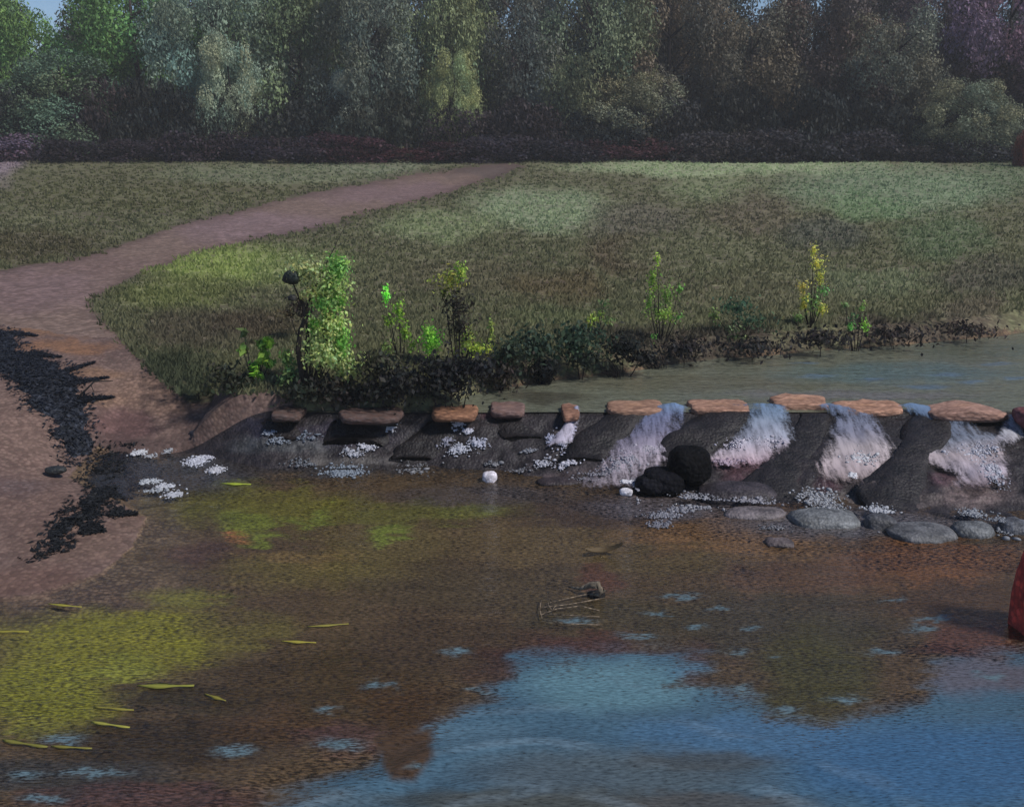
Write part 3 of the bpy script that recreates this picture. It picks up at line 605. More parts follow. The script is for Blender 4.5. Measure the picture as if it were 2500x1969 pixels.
# ------------------------------------------------------------------ separate rocks
t = empty('boulder', (*[float(v) for v in W(1440, 1010, .15)], .1), 'black two lobed boulder standing in the cascade', 'boulder')
mb = MB(); rock_mesh(mb, (.12, 0, .22), (.30, .28, .27), (.004, .004, .005), 5, .18, 4); rock_mesh(mb, (-.22, -.12, .05), (.30, .26, .16), (.006, .006, .009), 9, .2, 4); rock_mesh(mb, (-.42, -.2, .02), (.2, .2, .12), (.010, .010, .014), 12, .2, 3)
M_black = mat_surface('black_rock', cell=18, gap=(.002, .002, .002), gapf=.5, bump=.7, bdist=.03, nscale=6, var=.3, rough=.8, spec=.08)
mb.build('body', M_black, t)
wp = mat_surface('white_stone', cell=25, gap=(.3, .28, .3), gapf=.4, bump=.5, bdist=.01, nscale=12, var=.1)
rock('pebble', 1037, 1010, .05, (.10, .09, .085), (214, 208, 216), 'round white stone alone at the weir foot', 'stone', 21, mat=wp)
rock('pebble', 1327, 1041, .05, (.085, .06, .05), (220, 216, 222), 'small oval white stone left of the black boulder', 'stone', 22, mat=wp)
for i, (X, Y, r, c, lab) in enumerate([
    (1745, 1100, (.42, .3, .11), (112, 114, 116), 'flat pale grey boulder at the weir foot below the tallest stone'),
    (1862, 1112, (.20, .16, .13), (84, 84, 88), 'round dark grey boulder capped with a white crest'),
    (1950, 1130, (.40, .28, .09), (96, 96, 98), 'low smooth grey boulder right of the white crested one'),
    (2060, 1128, (.26, .2, .13), (104, 106, 108), 'grey boulder at the weir foot below the curling cascade'),
    (2150, 1120, (.2, .2, .12), (98, 100, 106), 'pale bluish boulder at the right edge of the weir foot'),
    (1560, 1052, (.5, .3, .16), (58, 52, 56), 'dark flat boulder right of the black one'),
    (1650, 1150, (.18, .14, .05), (92, 82, 82), 'half sunk stone in the brown shallows below the weir'),
    (1600, 1088, (.36, .2, .07), (110, 102, 104), 'thin pinkish grey boulder awash below the cascades'),
    (550, 878, (.36, .2, .14), (38, 34, 42), 'dark rounded boulder at the left end of the weir'),
    (450, 868, (.34, .22, .10), (112, 90, 80), 'dull pinkish flat stone at the point where the sand meets the bank'),
    (510, 864, (.26, .2, .10), (84, 70, 64), 'brown stone between the sand and the first stepping stone'),
    (470, 915, (.5, .3, .10), (66, 64, 70), 'grey wet boulder where the sand meets the weir'),
    (1185, 1020, (.3, .15, .05), (52, 44, 46), 'thin black stone lying left of the cascades'),
    (120, 994, (.14, .09, .05), (48, 50, 50), 'small dark pebble on the sand between the dark heaps'),
    ]):
    zc = .0 if Y > 1000 and X > 500 else .15
    rock('boulder', X, Y, zc if X > 200 else .2, r, c, lab, 'boulder', 40 + i)
# red boulders standing at the right margin
red = mat_surface('red_rock', cell=14, gap=tuple(alb((90, 40, 40))), gapf=.6, bump=.7, bdist=.02, nscale=5, var=.3)
rock('red_boulder', 2206, 1275, .30, (.22, .3, .72), (196, 72, 60), 'tall rust red boulder cut by the right edge of the view above the pool', 'boulder', 71, mat=red)
rock('red_boulder', 2188, 885, .66, (.26, .3, .16), (120, 76, 78), 'pinkish red boulder at the right end of the stepping stones', 'boulder', 72, mat=red)

# ------------------------------------------------------------------ leaves
def leafcloud(cent, nrm, size, col, asp=(1, 1.6), hang=0.0, jit=1.0):
    n = len(cent)
    d = nrm + jit * (rng.random((n, 3)) - .5) * 2; d /= np.linalg.norm(d, axis=1)[:, None] + 1e-9
    up = rng.random((n, 3)) - .5; up[:, 2] += hang
    u = np.cross(d, up); u /= np.linalg.norm(u, axis=1)[:, None] + 1e-9
    v = np.cross(u, d)
    s = np.asarray(size)[:, None] if np.ndim(size) else size
    su = s * asp[0] * rng.uniform(.6, 1.2, (n, 1)); sv = s * asp[1] * rng.uniform(.6, 1.2, (n, 1))
    V = np.empty((n, 4, 3)); V[:, 0] = cent - v * sv * .5; V[:, 1] = cent + u * su * .5; V[:, 2] = cent + v * sv * .5; V[:, 3] = cent - u * su * .5 + d * s * .15
    Fq = np.arange(n * 4).reshape(n, 4)
    return V.reshape(-1, 3), Fq, np.repeat(col, 4, axis=0)
def crown_mesh(name, seed, H, Wd, n=24000, leaf=.27, low=.04):
    g = np.random.default_rng(seed)
    # lobes: ellipsoids stacked in a rough dome, streaming downwards
    L_ = []
    for k in range(64):
        t = g.random() ** .85; hz = low * H + (1 - low) * H * (1 - t * .98)
        prof = (math.sin(math.pi * min(1, (1 - hz / H) * .62 + .13))) ** .8
        a = g.uniform(0, 2 * math.pi); rr = Wd * .5 * prof * math.sqrt(g.uniform(.25, 1))
        L_.append((math.cos(a) * rr, math.sin(a) * rr * .8, hz * .93, g.uniform(.06, .11) * Wd + .4, g.uniform(.12, .24) * H * .6 + .3))
    L_ = np.array(L_); w = L_[:, 3] * L_[:, 4]; pk = g.choice(len(L_), n, p=w / w.sum())
    d = g.normal(size=(n, 3)); d /= np.linalg.norm(d, axis=1)[:, None]; rad = g.uniform(.55, 1.08, (n, 1))
    q = L_[pk]; c = np.stack([q[:, 0], q[:, 1], q[:, 2]], 1) + d * rad * np.stack([q[:, 3], q[:, 3], q[:, 4]], 1)
    c[:, 2] = np.maximum(c[:, 2], .15)
    tone = g.uniform(.7, 1.35, len(L_))[pk] * g.uniform(.85, 1.15, n)
    hue = g.uniform(-.15, .15, len(L_))[pk]
    col = np.stack([tone * (1 + hue), tone, tone * (1 - hue * .8)], 1)
    V, Fq, Cc = leafcloud(c, d, leaf * g.uniform(.6, 1.3, n), col, (.8, 1.6), hang=1.0, jit=1.1)
    me_o = mesh_np(name, V, Fq, M_leaf, cols=Cc); return me_o
def trunk_mesh(H, seed):
    g = random.Random(seed); mb = MB(); c = alb((54, 44, 44))
    pts = [(0, 0, -.3)]; x_ = y_ = 0
    for k in range(1, 9): x_ += g.uniform(-.18, .18); y_ += g.uniform(-.12, .12); pts.append((x_, y_, H * .8 * k / 8))
    mb.tube(pts, [.34 * (1 - .1 * k) for k in range(9)], c, 8)
    for k in range(9):
        b = pts[g.randint(2, 7)]; a = g.uniform(0, 6.28); l = H * g.uniform(.15, .3)
        mb.tube([b, (b[0] + math.cos(a) * l * .5, b[1] + math.sin(a) * l * .5, b[2] + l * .35), (b[0] + math.cos(a) * l, b[1] + math.sin(a) * l, b[2] + l * .8)], [.14, .09, .03], c, 6)
    return mb
proto = []
for k in range(5):
    H = 15; tr_ = trunk_mesh(H, k).build('trunk', M_wood); cr = crown_mesh('crown', 500 + k, H, 13, 34000, .215)
    proto.append((tr_, cr))
used = [False] * 5
def tree(X, ydist, width, topY, col, label, group, name='broadleaf_tree', k=None, cat='tree'):
    k = random.randrange(5) if k is None else k
    xw, zt = at_depth(X, topY, ydist); zb = float(T(xw, ydist)); H = zt - zb
    t = empty(name, (xw, ydist, zb), label, cat, group, random.uniform(0, 6.28))
    wx = (W(X + width / 2, 335, 0)[0] - W(X, 335, 0)[0]) * 2 if False else width * S * (ydist * cp) / F
    sxy = wx / 12.5 * 1.22; sz = H / 15
    for j in range(2):
        p = proto[k][j]
        if not used[k] or j == 0 and not used[k]: o = p
        else: o = p.copy(); COL.objects.link(o)
        o.parent = t; o.scale = (sxy, sxy, sz)
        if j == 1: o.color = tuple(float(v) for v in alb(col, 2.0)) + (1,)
    used[k] = True
    return t
G1 = 'trees along the far edge of the meadow'
TREES = [
 (-150, 84, 300, -120, (74, 92, 64), 'green tree cut by the left edge of the view'),
 (10, 80, 220, 0, (80, 108, 60), 'bright green tree just left of the left sky gap'),
 (270, 82, 310, -90, (76, 104, 58), 'bright green tree just right of the left sky gap'),
 (120, 76, 260, 110, (70, 84, 66), 'low rounded green tree under the left sky gap'),
 (440, 78, 240, -80, (96, 110, 96), 'silvery green tree with a pale hanging spray'),
 (620, 80, 260, -90, (80, 92, 66), 'mid green tree right of the silvery one'),
 (780, 77, 220, -60, (78, 84, 74), 'grey green tree above the reddish undergrowth'),
 (950, 79, 200, -90, (98, 106, 76), 'light olive tree with a tall narrow crown near the middle'),
 (1110, 80, 220, -80, (74, 78, 72), 'dull grey green tree right of the light olive one'),
 (1270, 78, 230, -80, (88, 94, 72), 'olive tree above the far end of the path'),
 (1430, 80, 240, -90, (78, 72, 62), 'brownish green tree left of the middle sky gap'),
 (1600, 78, 230, 14, (78, 72, 60), 'low brown tree directly under the middle sky gap'),
 (1760, 80, 250, -40, (66, 56, 52), 'dark maroon brown tree right of the middle sky gap'),
 (1900, 77, 230, 20, (82, 82, 70), 'round olive grey tree in front of the dark maroon one'),
 (2010, 84, 260, -50, (66, 54, 56), 'very dark plum tree left of the purple one'),
 (2160, 80, 260, -90, (104, 84, 98), 'dusky purple tree in the upper right corner'),
 (2060, 72, 170, 170, (92, 96, 78), 'pale green grey bushy tree leaning in front of the purple one'),
 (478, 74.5, 120, 70, (122, 132, 112), 'small pale silvery tree with hanging sprays in front of the taller ones'),
 (740, 75, 110, 150, (116, 124, 114), 'small grey green tree at the edge of the reddish undergrowth'),
 (960, 75, 90, 110, (112, 120, 84), 'slim pale olive tree in front of the middle of the row'),
 (1340, 75.5, 200, 150, (96, 96, 78), 'low wide khaki tree above the end of the path'),
 (2330, 80, 260, -60, (84, 66, 80), 'purple brown tree outside the right edge of the row'),
]
for (X, yd, w, ty, c, lab) in TREES: tree(X, yd, w, ty, c, lab, G1)
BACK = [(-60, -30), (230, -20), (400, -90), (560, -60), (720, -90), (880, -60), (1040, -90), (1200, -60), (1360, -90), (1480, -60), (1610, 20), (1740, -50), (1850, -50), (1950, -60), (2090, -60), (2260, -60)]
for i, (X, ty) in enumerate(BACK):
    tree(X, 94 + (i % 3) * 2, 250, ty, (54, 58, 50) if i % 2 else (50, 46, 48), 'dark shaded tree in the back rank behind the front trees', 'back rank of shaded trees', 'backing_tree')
# undergrowth shrubs at the foot of the trees
def crown_small(name, seed): return crown_mesh(name, seed, 3.2, 7, 7000, .2, low=.02)
ush = [crown_small('foliage', 700 + k) for k in range(3)]; uu = [False] * 3
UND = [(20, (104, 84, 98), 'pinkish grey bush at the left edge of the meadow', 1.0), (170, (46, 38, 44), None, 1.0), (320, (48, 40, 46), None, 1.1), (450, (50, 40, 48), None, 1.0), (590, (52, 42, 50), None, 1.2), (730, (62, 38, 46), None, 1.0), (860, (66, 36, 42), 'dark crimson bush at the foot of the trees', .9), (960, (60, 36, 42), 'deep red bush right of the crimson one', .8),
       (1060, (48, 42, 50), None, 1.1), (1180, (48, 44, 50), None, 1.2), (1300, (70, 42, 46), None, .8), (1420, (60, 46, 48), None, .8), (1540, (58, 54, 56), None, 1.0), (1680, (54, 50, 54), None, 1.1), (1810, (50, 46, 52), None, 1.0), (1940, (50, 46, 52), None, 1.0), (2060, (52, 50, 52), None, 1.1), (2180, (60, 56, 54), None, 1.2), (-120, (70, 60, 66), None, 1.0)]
for i, (X, c, lab, sc) in enumerate(UND):
    k = i % 3; yd = 71.5 + (i % 4) * .5; xw, _ = at_depth(X, 335, yd); zb = float(T(xw, yd))
    t = empty('undergrowth_bush', (xw, yd, zb), lab or 'dark shaded bush at the foot of the far trees', 'bush', 'dark undergrowth below the trees' if not lab else 'coloured undergrowth bushes', random.uniform(0, 6))
    o = ush[k]
    if uu[k]: o = o.copy(); COL.objects.link(o)
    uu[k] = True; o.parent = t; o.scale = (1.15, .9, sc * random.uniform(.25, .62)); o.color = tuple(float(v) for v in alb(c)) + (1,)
    mbt = MB(); mbt.tube([(0, 0, -.1), (.1, 0, .6), (.05, 0, 1.4)], [.12, .09, .04], alb((50, 40, 40)), 6); mbt.build('stem', M_wood, t)
for i in range(16):
    X = -100 + i * 150 + random.uniform(-30, 30); yd = 74.5 + (i % 3) * .6; k = (i + 1) % 3; xw, _ = at_depth(X, 335, yd); zb = float(T(xw, yd))
    t = empty('thicket_bush', (xw, yd, zb), 'dark shaded thicket between the low bushes and the tree crowns', 'bush', 'dark thickets under the crowns', random.uniform(0, 6))
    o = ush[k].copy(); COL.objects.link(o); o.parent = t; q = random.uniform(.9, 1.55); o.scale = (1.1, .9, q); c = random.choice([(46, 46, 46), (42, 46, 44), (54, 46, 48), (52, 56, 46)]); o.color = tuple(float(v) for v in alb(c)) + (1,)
    mbt = MB(); mbt.tube([(0, 0, -.1), (.1, 0, 1), (.05, .1, 2.2)], [.14, .1, .04], alb((50, 40, 40)), 6); mbt.build('stem', M_wood, t)
# orange-red bush touching the right frame
yd = 66; xw, zt = at_depth(2180, 300, yd); t = empty('red_bush', (xw, yd, float(T(xw, yd))), 'orange red bush at the right edge of the meadow', 'bush')
o = ush[0].copy(); COL.objects.link(o); o.parent = t; o.scale = (.22, .3, .6); o.color = tuple(float(v) for v in alb((112, 64, 56))) + (1,)
mbt = MB(); mbt.tube([(0, 0, -.1), (0, 0, 1.2)], [.08, .04], alb((50, 40, 40)), 6); mbt.build('stem', M_wood, t)

# ------------------------------------------------------------------ bank plants
def plant(name, base, blobs, label, cat='plant', group=None, leaf=.055, stems=None, extra=None, dens=1.0, asp=(.8, 1.5), stemcol=(44, 38, 34)):
    """base: survey point where it meets the ground; blobs: (X, Y, rx, ry, n, colour) leaf clusters at the plant's own distance"""
    bx, by, bz = ground_at(*base)
    t = empty(name, (bx, by, bz), label, cat, group)
    Vs = []; Fs = []; Cs = []; k0 = 0; ends = []
    for (X, Y, rx, ry, n, c) in blobs:
        cxw, czw = at_depth(X, Y, by); sc = S * by / F; n = int(n * dens * (1.9 if c[1] > 110 else 1.2)); q_ = 1.0 if c[1] > 110 else 1.0; rx *= q_; ry *= q_
        g = rng.normal(size=(n, 3)); g /= np.linalg.norm(g, axis=1)[:, None]; rr = rng.random((n, 1)) ** .45
        jx = 1 + .42 * rng.normal(size=(n, 1))
        dep = max(rx * sc * .9, .08)
        cen = np.array([cxw - bx, 0, czw - bz]) + g * rr * jx * np.array([rx * sc, dep, ry * sc * 1.03])
        cen[:, 2] = np.maximum(cen[:, 2], .0)
        tone = rng.uniform(.7, 1.25, (n, 1)); col = alb(c, 1.75 if c[1] > 110 else 1.4)[None, :] * (np.array([1.1, 1.0, .98]) if c[1] > 110 else np.array([1., 1.05, .92])) * tone * np.stack([1 + .2 * rng.uniform(-1, 1, n), np.ones(n), 1 + .2 * rng.uniform(-1, 1, n)], 1)
        V, Fq, Cc = leafcloud(cen, g, leaf * .88 * rng.uniform(.6, 1.3, n), col, asp, hang=.5)
        Vs.append(V); Fs.append(Fq + k0); k0 += len(V); Cs.append(Cc); ends.append((cxw - bx, 0, czw - bz, rx * sc, ry * sc))
    mesh_np('foliage', np.concatenate(Vs), np.concatenate(Fs), M_leafv, t, cols=np.concatenate(Cs))
    mb = MB(); sc_ = alb(stemcol)
    if stems:
        for (pts, r) in stems:
            P3 = []
            for (X, Y) in pts:
                a, b = at_depth(X, Y, by); P3.append((a - bx, -.02, max(b - bz, -.05)))
            rr = [r * (1 - .6 * i / (len(P3) - 1)) for i in range(len(P3))]; mb.tube(P3, rr, sc_, 6)
    for (ex, ey, ez, rx, ry) in ends:
        mb.tube([(ex * .15, 0, -.03), (ex * .6, ey + .02, max(ez - ry * .4, .01) * .5), (ex, ey, ez + ry * .3)], [.012, .009, .004], sc_, 5)
    mb.build('stem', M_wood, t)
    return t
GRN = (128, 152, 92); BRT = (122, 178, 66); YEL = (150, 156, 74); DKG = (60, 74, 56)
sh = plant('tall_shrub', (655, 826), [
    (650, 575, 38, 24, 260, (138, 152, 104)), (715, 570, 26, 30, 220, (116, 160, 84)), (700, 610, 40, 30, 300, GRN), (660, 620, 20, 16, 120, (146, 156, 104)), (690, 640, 30, 20, 160, (104, 148, 76)), (720, 640, 18, 30, 60, (96, 140, 60)),
    (700, 690, 34, 34, 420, (148, 170, 104)), (675, 735, 32, 30, 360, (146, 166, 108)), (725, 720, 20, 40, 120, (108, 160, 72)), (700, 755, 44, 24, 380, (142, 164, 104)), (745, 770, 34, 16, 200, (132, 150, 98)), (735, 790, 24, 14, 160, (142, 158, 102)), (668, 690, 14, 16, 90, (100, 150, 60)), (695, 660, 18, 16, 100, (150, 160, 100))],
    'tall ragged yellow green shrub with a dark bent stem', 'shrub', leaf=.05, dens=1.8,
    stems=[([(650, 830), (640, 790), (632, 740), (636, 700), (648, 670), (640, 630)], .055), ([(650, 830), (648, 760), (652, 700), (646, 660), (622, 600)], .03), ([(655, 800), (640, 770), (630, 720)], .03),
           ([(648, 650), (690, 560), (735, 470)], .008), ([(655, 640), (700, 540), (712, 520)], .008)])
ax, az = at_depth(619, 585, sh.location.y); mb = MB()
rock_mesh(mb, (0, 0, 0), (.125, .09, .10), alb((34, 42, 38)), 3, .3, 3); so = mb.build('seed_head', M_rock, sh); so.location = (ax - sh.location.x, -.12, az - sh.location.z)
ax, az = at_depth(622, 628, sh.location.y); mb = MB(); rock_mesh(mb, (0, 0, 0), (.07, .06, .045), alb((48, 46, 42)), 4, .2, 3); so = mb.build('seed_head', M_rock, sh); so.location = (ax - sh.location.x, -.08, az - sh.location.z)
plant('dark_branch_clump', (640, 720), [(640, 650, 30, 26, 300, (58, 50, 46)), (612, 665, 30, 20, 90, (84, 74, 58))], 'dark brown twiggy clump leaning against the tall shrub', 'bush', leaf=.06)
plant('broadleaf_weed', (540, 812), [(514, 740, 9, 9, 14, (112, 140, 62)), (552, 730, 10, 8, 12, (104, 136, 60)), (566, 724, 14, 10, 20, (136, 172, 64)), (556, 755, 12, 11, 20, (120, 158, 66)), (572, 770, 10, 8, 12, (96, 136, 56)), (540, 780, 10, 12, 20, (122, 168, 62)), (546, 796, 10, 12, 18, (110, 150, 62)), (516, 705, 8, 8, 10, (90, 104, 66))], 'sparse weed with large separate bright leaves left of the tall shrub', 'plant', leaf=.15, asp=(.6, 1.3))
plant('broadleaf_weed', (606, 822), [(608, 760, 12, 20, 70, (112, 142, 78)), (615, 790, 22, 24, 90, (92, 118, 72)), (600, 810, 16, 14, 50, (96, 122, 76))], 'pale green weed touching the left of the dark bent stem', 'plant', leaf=.07)
plant('slender_plant', (850, 770), [(818, 625, 8, 22, 60, (120, 204, 78)), (845, 660, 14, 32, 100, (118, 156, 58)), (858, 700, 12, 26, 70, (116, 150, 58)), (822, 680, 14, 18, 50, (108, 140, 56)), (875, 730, 14, 14, 44, (112, 148, 62)), (818, 735, 18, 18, 60, (100, 122, 64))], 'slender leaning plant with a vivid green tip right of the tall shrub', 'plant', leaf=.045)
plant('round_plant', (914, 776), [(914, 722, 22, 28, 300, (128, 186, 70)), (905, 700, 12, 16, 60, (140, 190, 80))], 'compact rounded vivid green plant on the bank', 'plant', leaf=.045)
plant('forked_bush', (970, 790), [(955, 590, 34, 24, 130, (122, 130, 62)), (975, 575, 14, 20, 60, (116, 150, 64)), (940, 620, 20, 14, 60, (98, 102, 54)), (965, 645, 34, 34, 330, (52, 48, 44)), (975, 690, 30, 34, 260, (56, 52, 46))], 'tall bush with a dark middle and a yellow green crown', 'bush', leaf=.055)
plant('cupped_plant', (1000, 782), [(990, 720, 20, 26, 190, (118, 138, 68)), (1010, 738, 30, 14, 220, (134, 156, 64)), (1040, 700, 7, 30, 60, (110, 128, 64)), (965, 745, 8, 12, 26, (124, 140, 60))], 'cup shaped yellow green plant at the foot of the forked bush', 'plant', leaf=.045)
plant('low_weed', (1262, 712), [(1258, 676, 14, 12, 36, (136, 160, 68)), (1272, 664, 10, 6, 20, (124, 148, 70)), (1248, 690, 6, 6, 12, (120, 140, 60)), (1285, 678, 22, 8, 36, (94, 118, 70)), (1280, 645, 16, 26, 30, (82, 104, 66))], 'small arching yellow green weed right of the cup shaped plant', 'plant', leaf=.05)
plant('spire_plant', (1400, 728), [(1393, 550, 7, 16, 34, (132, 160, 66)), (1382, 592, 12, 26, 90, (116, 148, 62)), (1412, 625, 20, 34, 140, (104, 134, 66)), (1405, 665, 28, 18, 170, (112, 142, 64)), (1375, 640, 10, 26, 60, (104, 140, 62)), (1440, 610, 9, 14, 30, (96, 140, 66)), (1436, 672, 12, 10, 26, (90, 140, 66)), (1384, 718, 7, 12, 30, (90, 158, 66))], 'tall spire of bright green leaves in the middle of the bank', 'plant', leaf=.045)
plant('dark_green_bush', (1570, 738), [(1560, 650, 40, 26, 260, (66, 88, 70)), (1590, 680, 50, 24, 220, (66, 84, 66)), (1556, 708, 26, 18, 180, (96, 116, 80)), (1512, 668, 12, 16, 44, (96, 118, 66))], 'dusky blue green bush between the two tall spires', 'bush', leaf=.06)
plant('spire_plant', (1716, 712), [(1724, 530, 8, 14, 50, (170, 172, 84)), (1732, 560, 15, 18, 90, (162, 168, 84)), (1738, 590, 10, 18, 60, (152, 160, 78)), (1742, 615, 14, 12, 50, (92, 142, 80)), (1700, 605, 14, 12, 60, (166, 164, 88)), (1702, 640, 10, 24, 80, (158, 164, 78)), (1740, 655, 14, 14, 80, (160, 168, 84)), (1724, 640, 22, 24, 110, (102, 136, 74)), (1690, 670, 14, 12, 50, (96, 128, 70)), (1662, 672, 10, 6, 12, (128, 132, 92))], 'tall forked spire of pale yellow leaves on the right of the bank', 'plant', leaf=.045)
plant('low_weed', (1815, 724), [(1790, 645, 9, 8, 16, (92, 124, 74)), (1826, 650, 10, 12, 34, (108, 136, 72)), (1800, 690, 10, 10, 26, (90, 150, 72)), (1832, 690, 11, 14, 44, (112, 158, 66)), (1812, 670, 20, 14, 30, (74, 100, 66))], 'scattered low green weed right of the pale yellow spire', 'plant', leaf=.05)
GD = 'dark bushes hanging over the weir bank'
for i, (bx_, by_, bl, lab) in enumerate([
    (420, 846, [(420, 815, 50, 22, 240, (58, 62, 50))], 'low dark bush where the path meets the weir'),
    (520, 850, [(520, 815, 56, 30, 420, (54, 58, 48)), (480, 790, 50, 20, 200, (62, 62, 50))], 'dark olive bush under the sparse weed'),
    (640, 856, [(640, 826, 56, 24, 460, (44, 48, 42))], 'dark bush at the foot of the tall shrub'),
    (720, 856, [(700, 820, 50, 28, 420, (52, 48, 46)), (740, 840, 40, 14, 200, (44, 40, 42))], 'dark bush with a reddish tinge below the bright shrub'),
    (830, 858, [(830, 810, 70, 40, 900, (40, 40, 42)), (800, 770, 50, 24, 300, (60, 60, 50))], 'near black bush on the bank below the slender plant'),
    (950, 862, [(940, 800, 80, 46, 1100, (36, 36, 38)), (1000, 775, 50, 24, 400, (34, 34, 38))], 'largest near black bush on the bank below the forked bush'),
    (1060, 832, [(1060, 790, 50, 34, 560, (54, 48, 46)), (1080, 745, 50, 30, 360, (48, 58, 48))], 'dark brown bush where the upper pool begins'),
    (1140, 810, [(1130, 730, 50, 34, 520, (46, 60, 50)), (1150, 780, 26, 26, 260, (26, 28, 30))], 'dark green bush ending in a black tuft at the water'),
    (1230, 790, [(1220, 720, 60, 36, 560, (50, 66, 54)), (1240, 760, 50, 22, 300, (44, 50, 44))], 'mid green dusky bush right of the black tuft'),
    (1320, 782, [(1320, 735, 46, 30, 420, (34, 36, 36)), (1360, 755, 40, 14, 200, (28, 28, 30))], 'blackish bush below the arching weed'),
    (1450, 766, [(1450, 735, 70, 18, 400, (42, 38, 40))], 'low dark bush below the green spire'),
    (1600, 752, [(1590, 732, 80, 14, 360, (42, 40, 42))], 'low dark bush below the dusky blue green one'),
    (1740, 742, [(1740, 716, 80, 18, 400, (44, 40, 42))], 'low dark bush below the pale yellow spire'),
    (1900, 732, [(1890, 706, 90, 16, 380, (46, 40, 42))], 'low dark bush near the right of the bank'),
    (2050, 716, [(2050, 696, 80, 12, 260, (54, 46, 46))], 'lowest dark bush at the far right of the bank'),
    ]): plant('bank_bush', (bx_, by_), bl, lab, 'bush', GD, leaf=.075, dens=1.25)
# black tufts of rush
def tuft(name, base, n, h, col, label, spread=.25, lean=(0, 0), cat='plant', group=None, r=.008):
    bx, by, bz = ground_at(*base); mb = MB()
    for k in range(n):
        a = random.uniform(0, 6.28); s = random.uniform(.3, 1) * spread; hh = h * random.uniform(.5, 1.1)
        x0, y0 = random.gauss(0, .05), random.gauss(0, .05)
        mb.tube([(x0, y0, -.03), (x0 + math.cos(a) * s * .4 + lean[0] * .4, y0 + math.sin(a) * s * .4, hh * .6), (x0 + math.cos(a) * s + lean[0], y0 + math.sin(a) * s + lean[1], hh)], [r, r * .7, r * .2], alb(col), 4)
    o = mb.build(name, M_wood); o.location = (bx, by, bz); return tag(o, label, cat, group)
tuft('rush_tuft', (1155, 806), 60, .42, (22, 24, 26), 'spiky black rush tuft at the tip of the upper pool', .4)
tuft('rush_tuft', (1312, 782), 50, .4, (28, 28, 30), 'spiky black rush tuft right of the first one on the pool edge', .35, (-.2, 0))
tuft('rush_tuft', (1400, 772), 40, .3, (30, 28, 30), 'small black rush tuft leaning left below the green spire', .35, (-.25, 0))

# ------------------------------------------------------------------ blue-black heaps of strands on the sand
def dark_heap(name, outline, label, col, n, spikes, seed):
    g = np.random.default_rng(seed)
    pts = [ground_at(a, b) for a, b in outline]; pw = [(p[0], p[1]) for p in pts]
    cx_ = sum(p[0] for p in pw) / len(pw); cy_ = sum(p[1] for p in pw) / len(pw); cz_ = float(T(cx_, cy_))
    xs_ = [p[0] for p in pw]; ys_ = [p[1] for p in pw]
    gx, gy = np.meshgrid(np.arange(min(xs_) - .2, max(xs_) + .2, .05), np.arange(min(ys_) - .2, max(ys_) + .2, .05))
    X1 = gx.ravel(); Y1 = gy.ravel()
    d = poly_sd(X1 + .35 * (fbm(X1 * 3, Y1 * 3, 4, seed) - .5), Y1 + .5 * (fbm(X1 * 3 + 7, Y1 * 4, 4, seed) - .5), pw) + .05
    zt = T(X1, Y1) - .03 + .08 * (1 - np.exp(-np.maximum(d, 0) / .2)) + .05 * (fbm(X1 * 6, Y1 * 6, 3, seed) - .5) * (d > 0)
    ii = np.arange(len(X1)).reshape(gx.shape); q = np.stack([ii[:-1, :-1], ii[:-1, 1:], ii[1:, 1:], ii[1:, :-1]], -1).reshape(-1, 4)
    keep = (d[q].max(1) > 0); q = q[keep]; u, inv = np.unique(q, return_inverse=True)
    t = empty(name, (cx_, cy_, cz_), label, 'weed heap')  # dark heap of strands, not surely weed
    V = np.stack([X1, Y1, zt], 1)[u] - np.array([cx_, cy_, cz_])
    c = alb(col)[None, :] * (.7 + .6 * fbm(X1[u] * 4, Y1[u] * 4, 3, seed))[:, None]
    mesh_np('mound', V, inv.reshape(q.shape), M_heap, t, cols=c, smooth=True)
    pw_ = np.where(d > 0, 1.0, np.exp(np.minimum(d, 0) / .045)) ; pw_ = np.where(d > -.16, pw_, 0); pk = g.choice(len(d), n, p=pw_ / pw_.sum())
    zt = np.where(d > 0, zt, T(X1, Y1))
    cen = np.stack([X1[pk] + g.uniform(-.04, .04, n), Y1[pk] + g.uniform(-.04, .04, n), zt[pk] + .015], 1) - np.array([cx_, cy_, cz_])
    V, Fq, Cc = leafcloud(cen, np.tile([0, 0, 1.0], (n, 1)), .06 * g.uniform(.6, 1.3, n), alb(col)[None, :] * g.uniform(.5, 1.5, (n, 1)), (.5, 1.6), jit=.45)
    Vs = [V]; Fs = [Fq]; Cs = [Cc]; k0 = len(V)
    for (a, b) in spikes:                     # long tongues of strands lying on the sand
        p0 = ground_at(*a); p1 = ground_at(*b); cen = []
        for k in range(420):
            s = random.random() ** 1.3; wdt = .09 * (1 - s) + .01
            x_ = p0[0] * (1 - s) + p1[0] * s + random.gauss(0, wdt * .3); y_ = p0[1] * (1 - s) + p1[1] * s + random.gauss(0, wdt); cen.append((x_ - cx_, y_ - cy_, float(T(x_, y_)) + .02 - cz_))
        cen = np.array(cen); V, Fq, Cc = leafcloud(cen, np.tile([0, 0, 1.0], (len(cen), 1)), .06, alb(col)[None, :] * g.uniform(.6, 1.4, (len(cen), 1)), (.5, 1.8), jit=.5)
        Vs.append(V); Fs.append(Fq + k0); Cs.append(Cc); k0 += len(V)
    mesh_np('strands', np.concatenate(Vs), np.concatenate(Fs), M_blade, t, cols=np.concatenate(Cs))
M_heap = mat_surface('heap_mound', cell=16, gap=(.006, .007, .008), gapf=.6, bump=1.0, bdist=.04, nscale=8, var=.35, rough=.7)
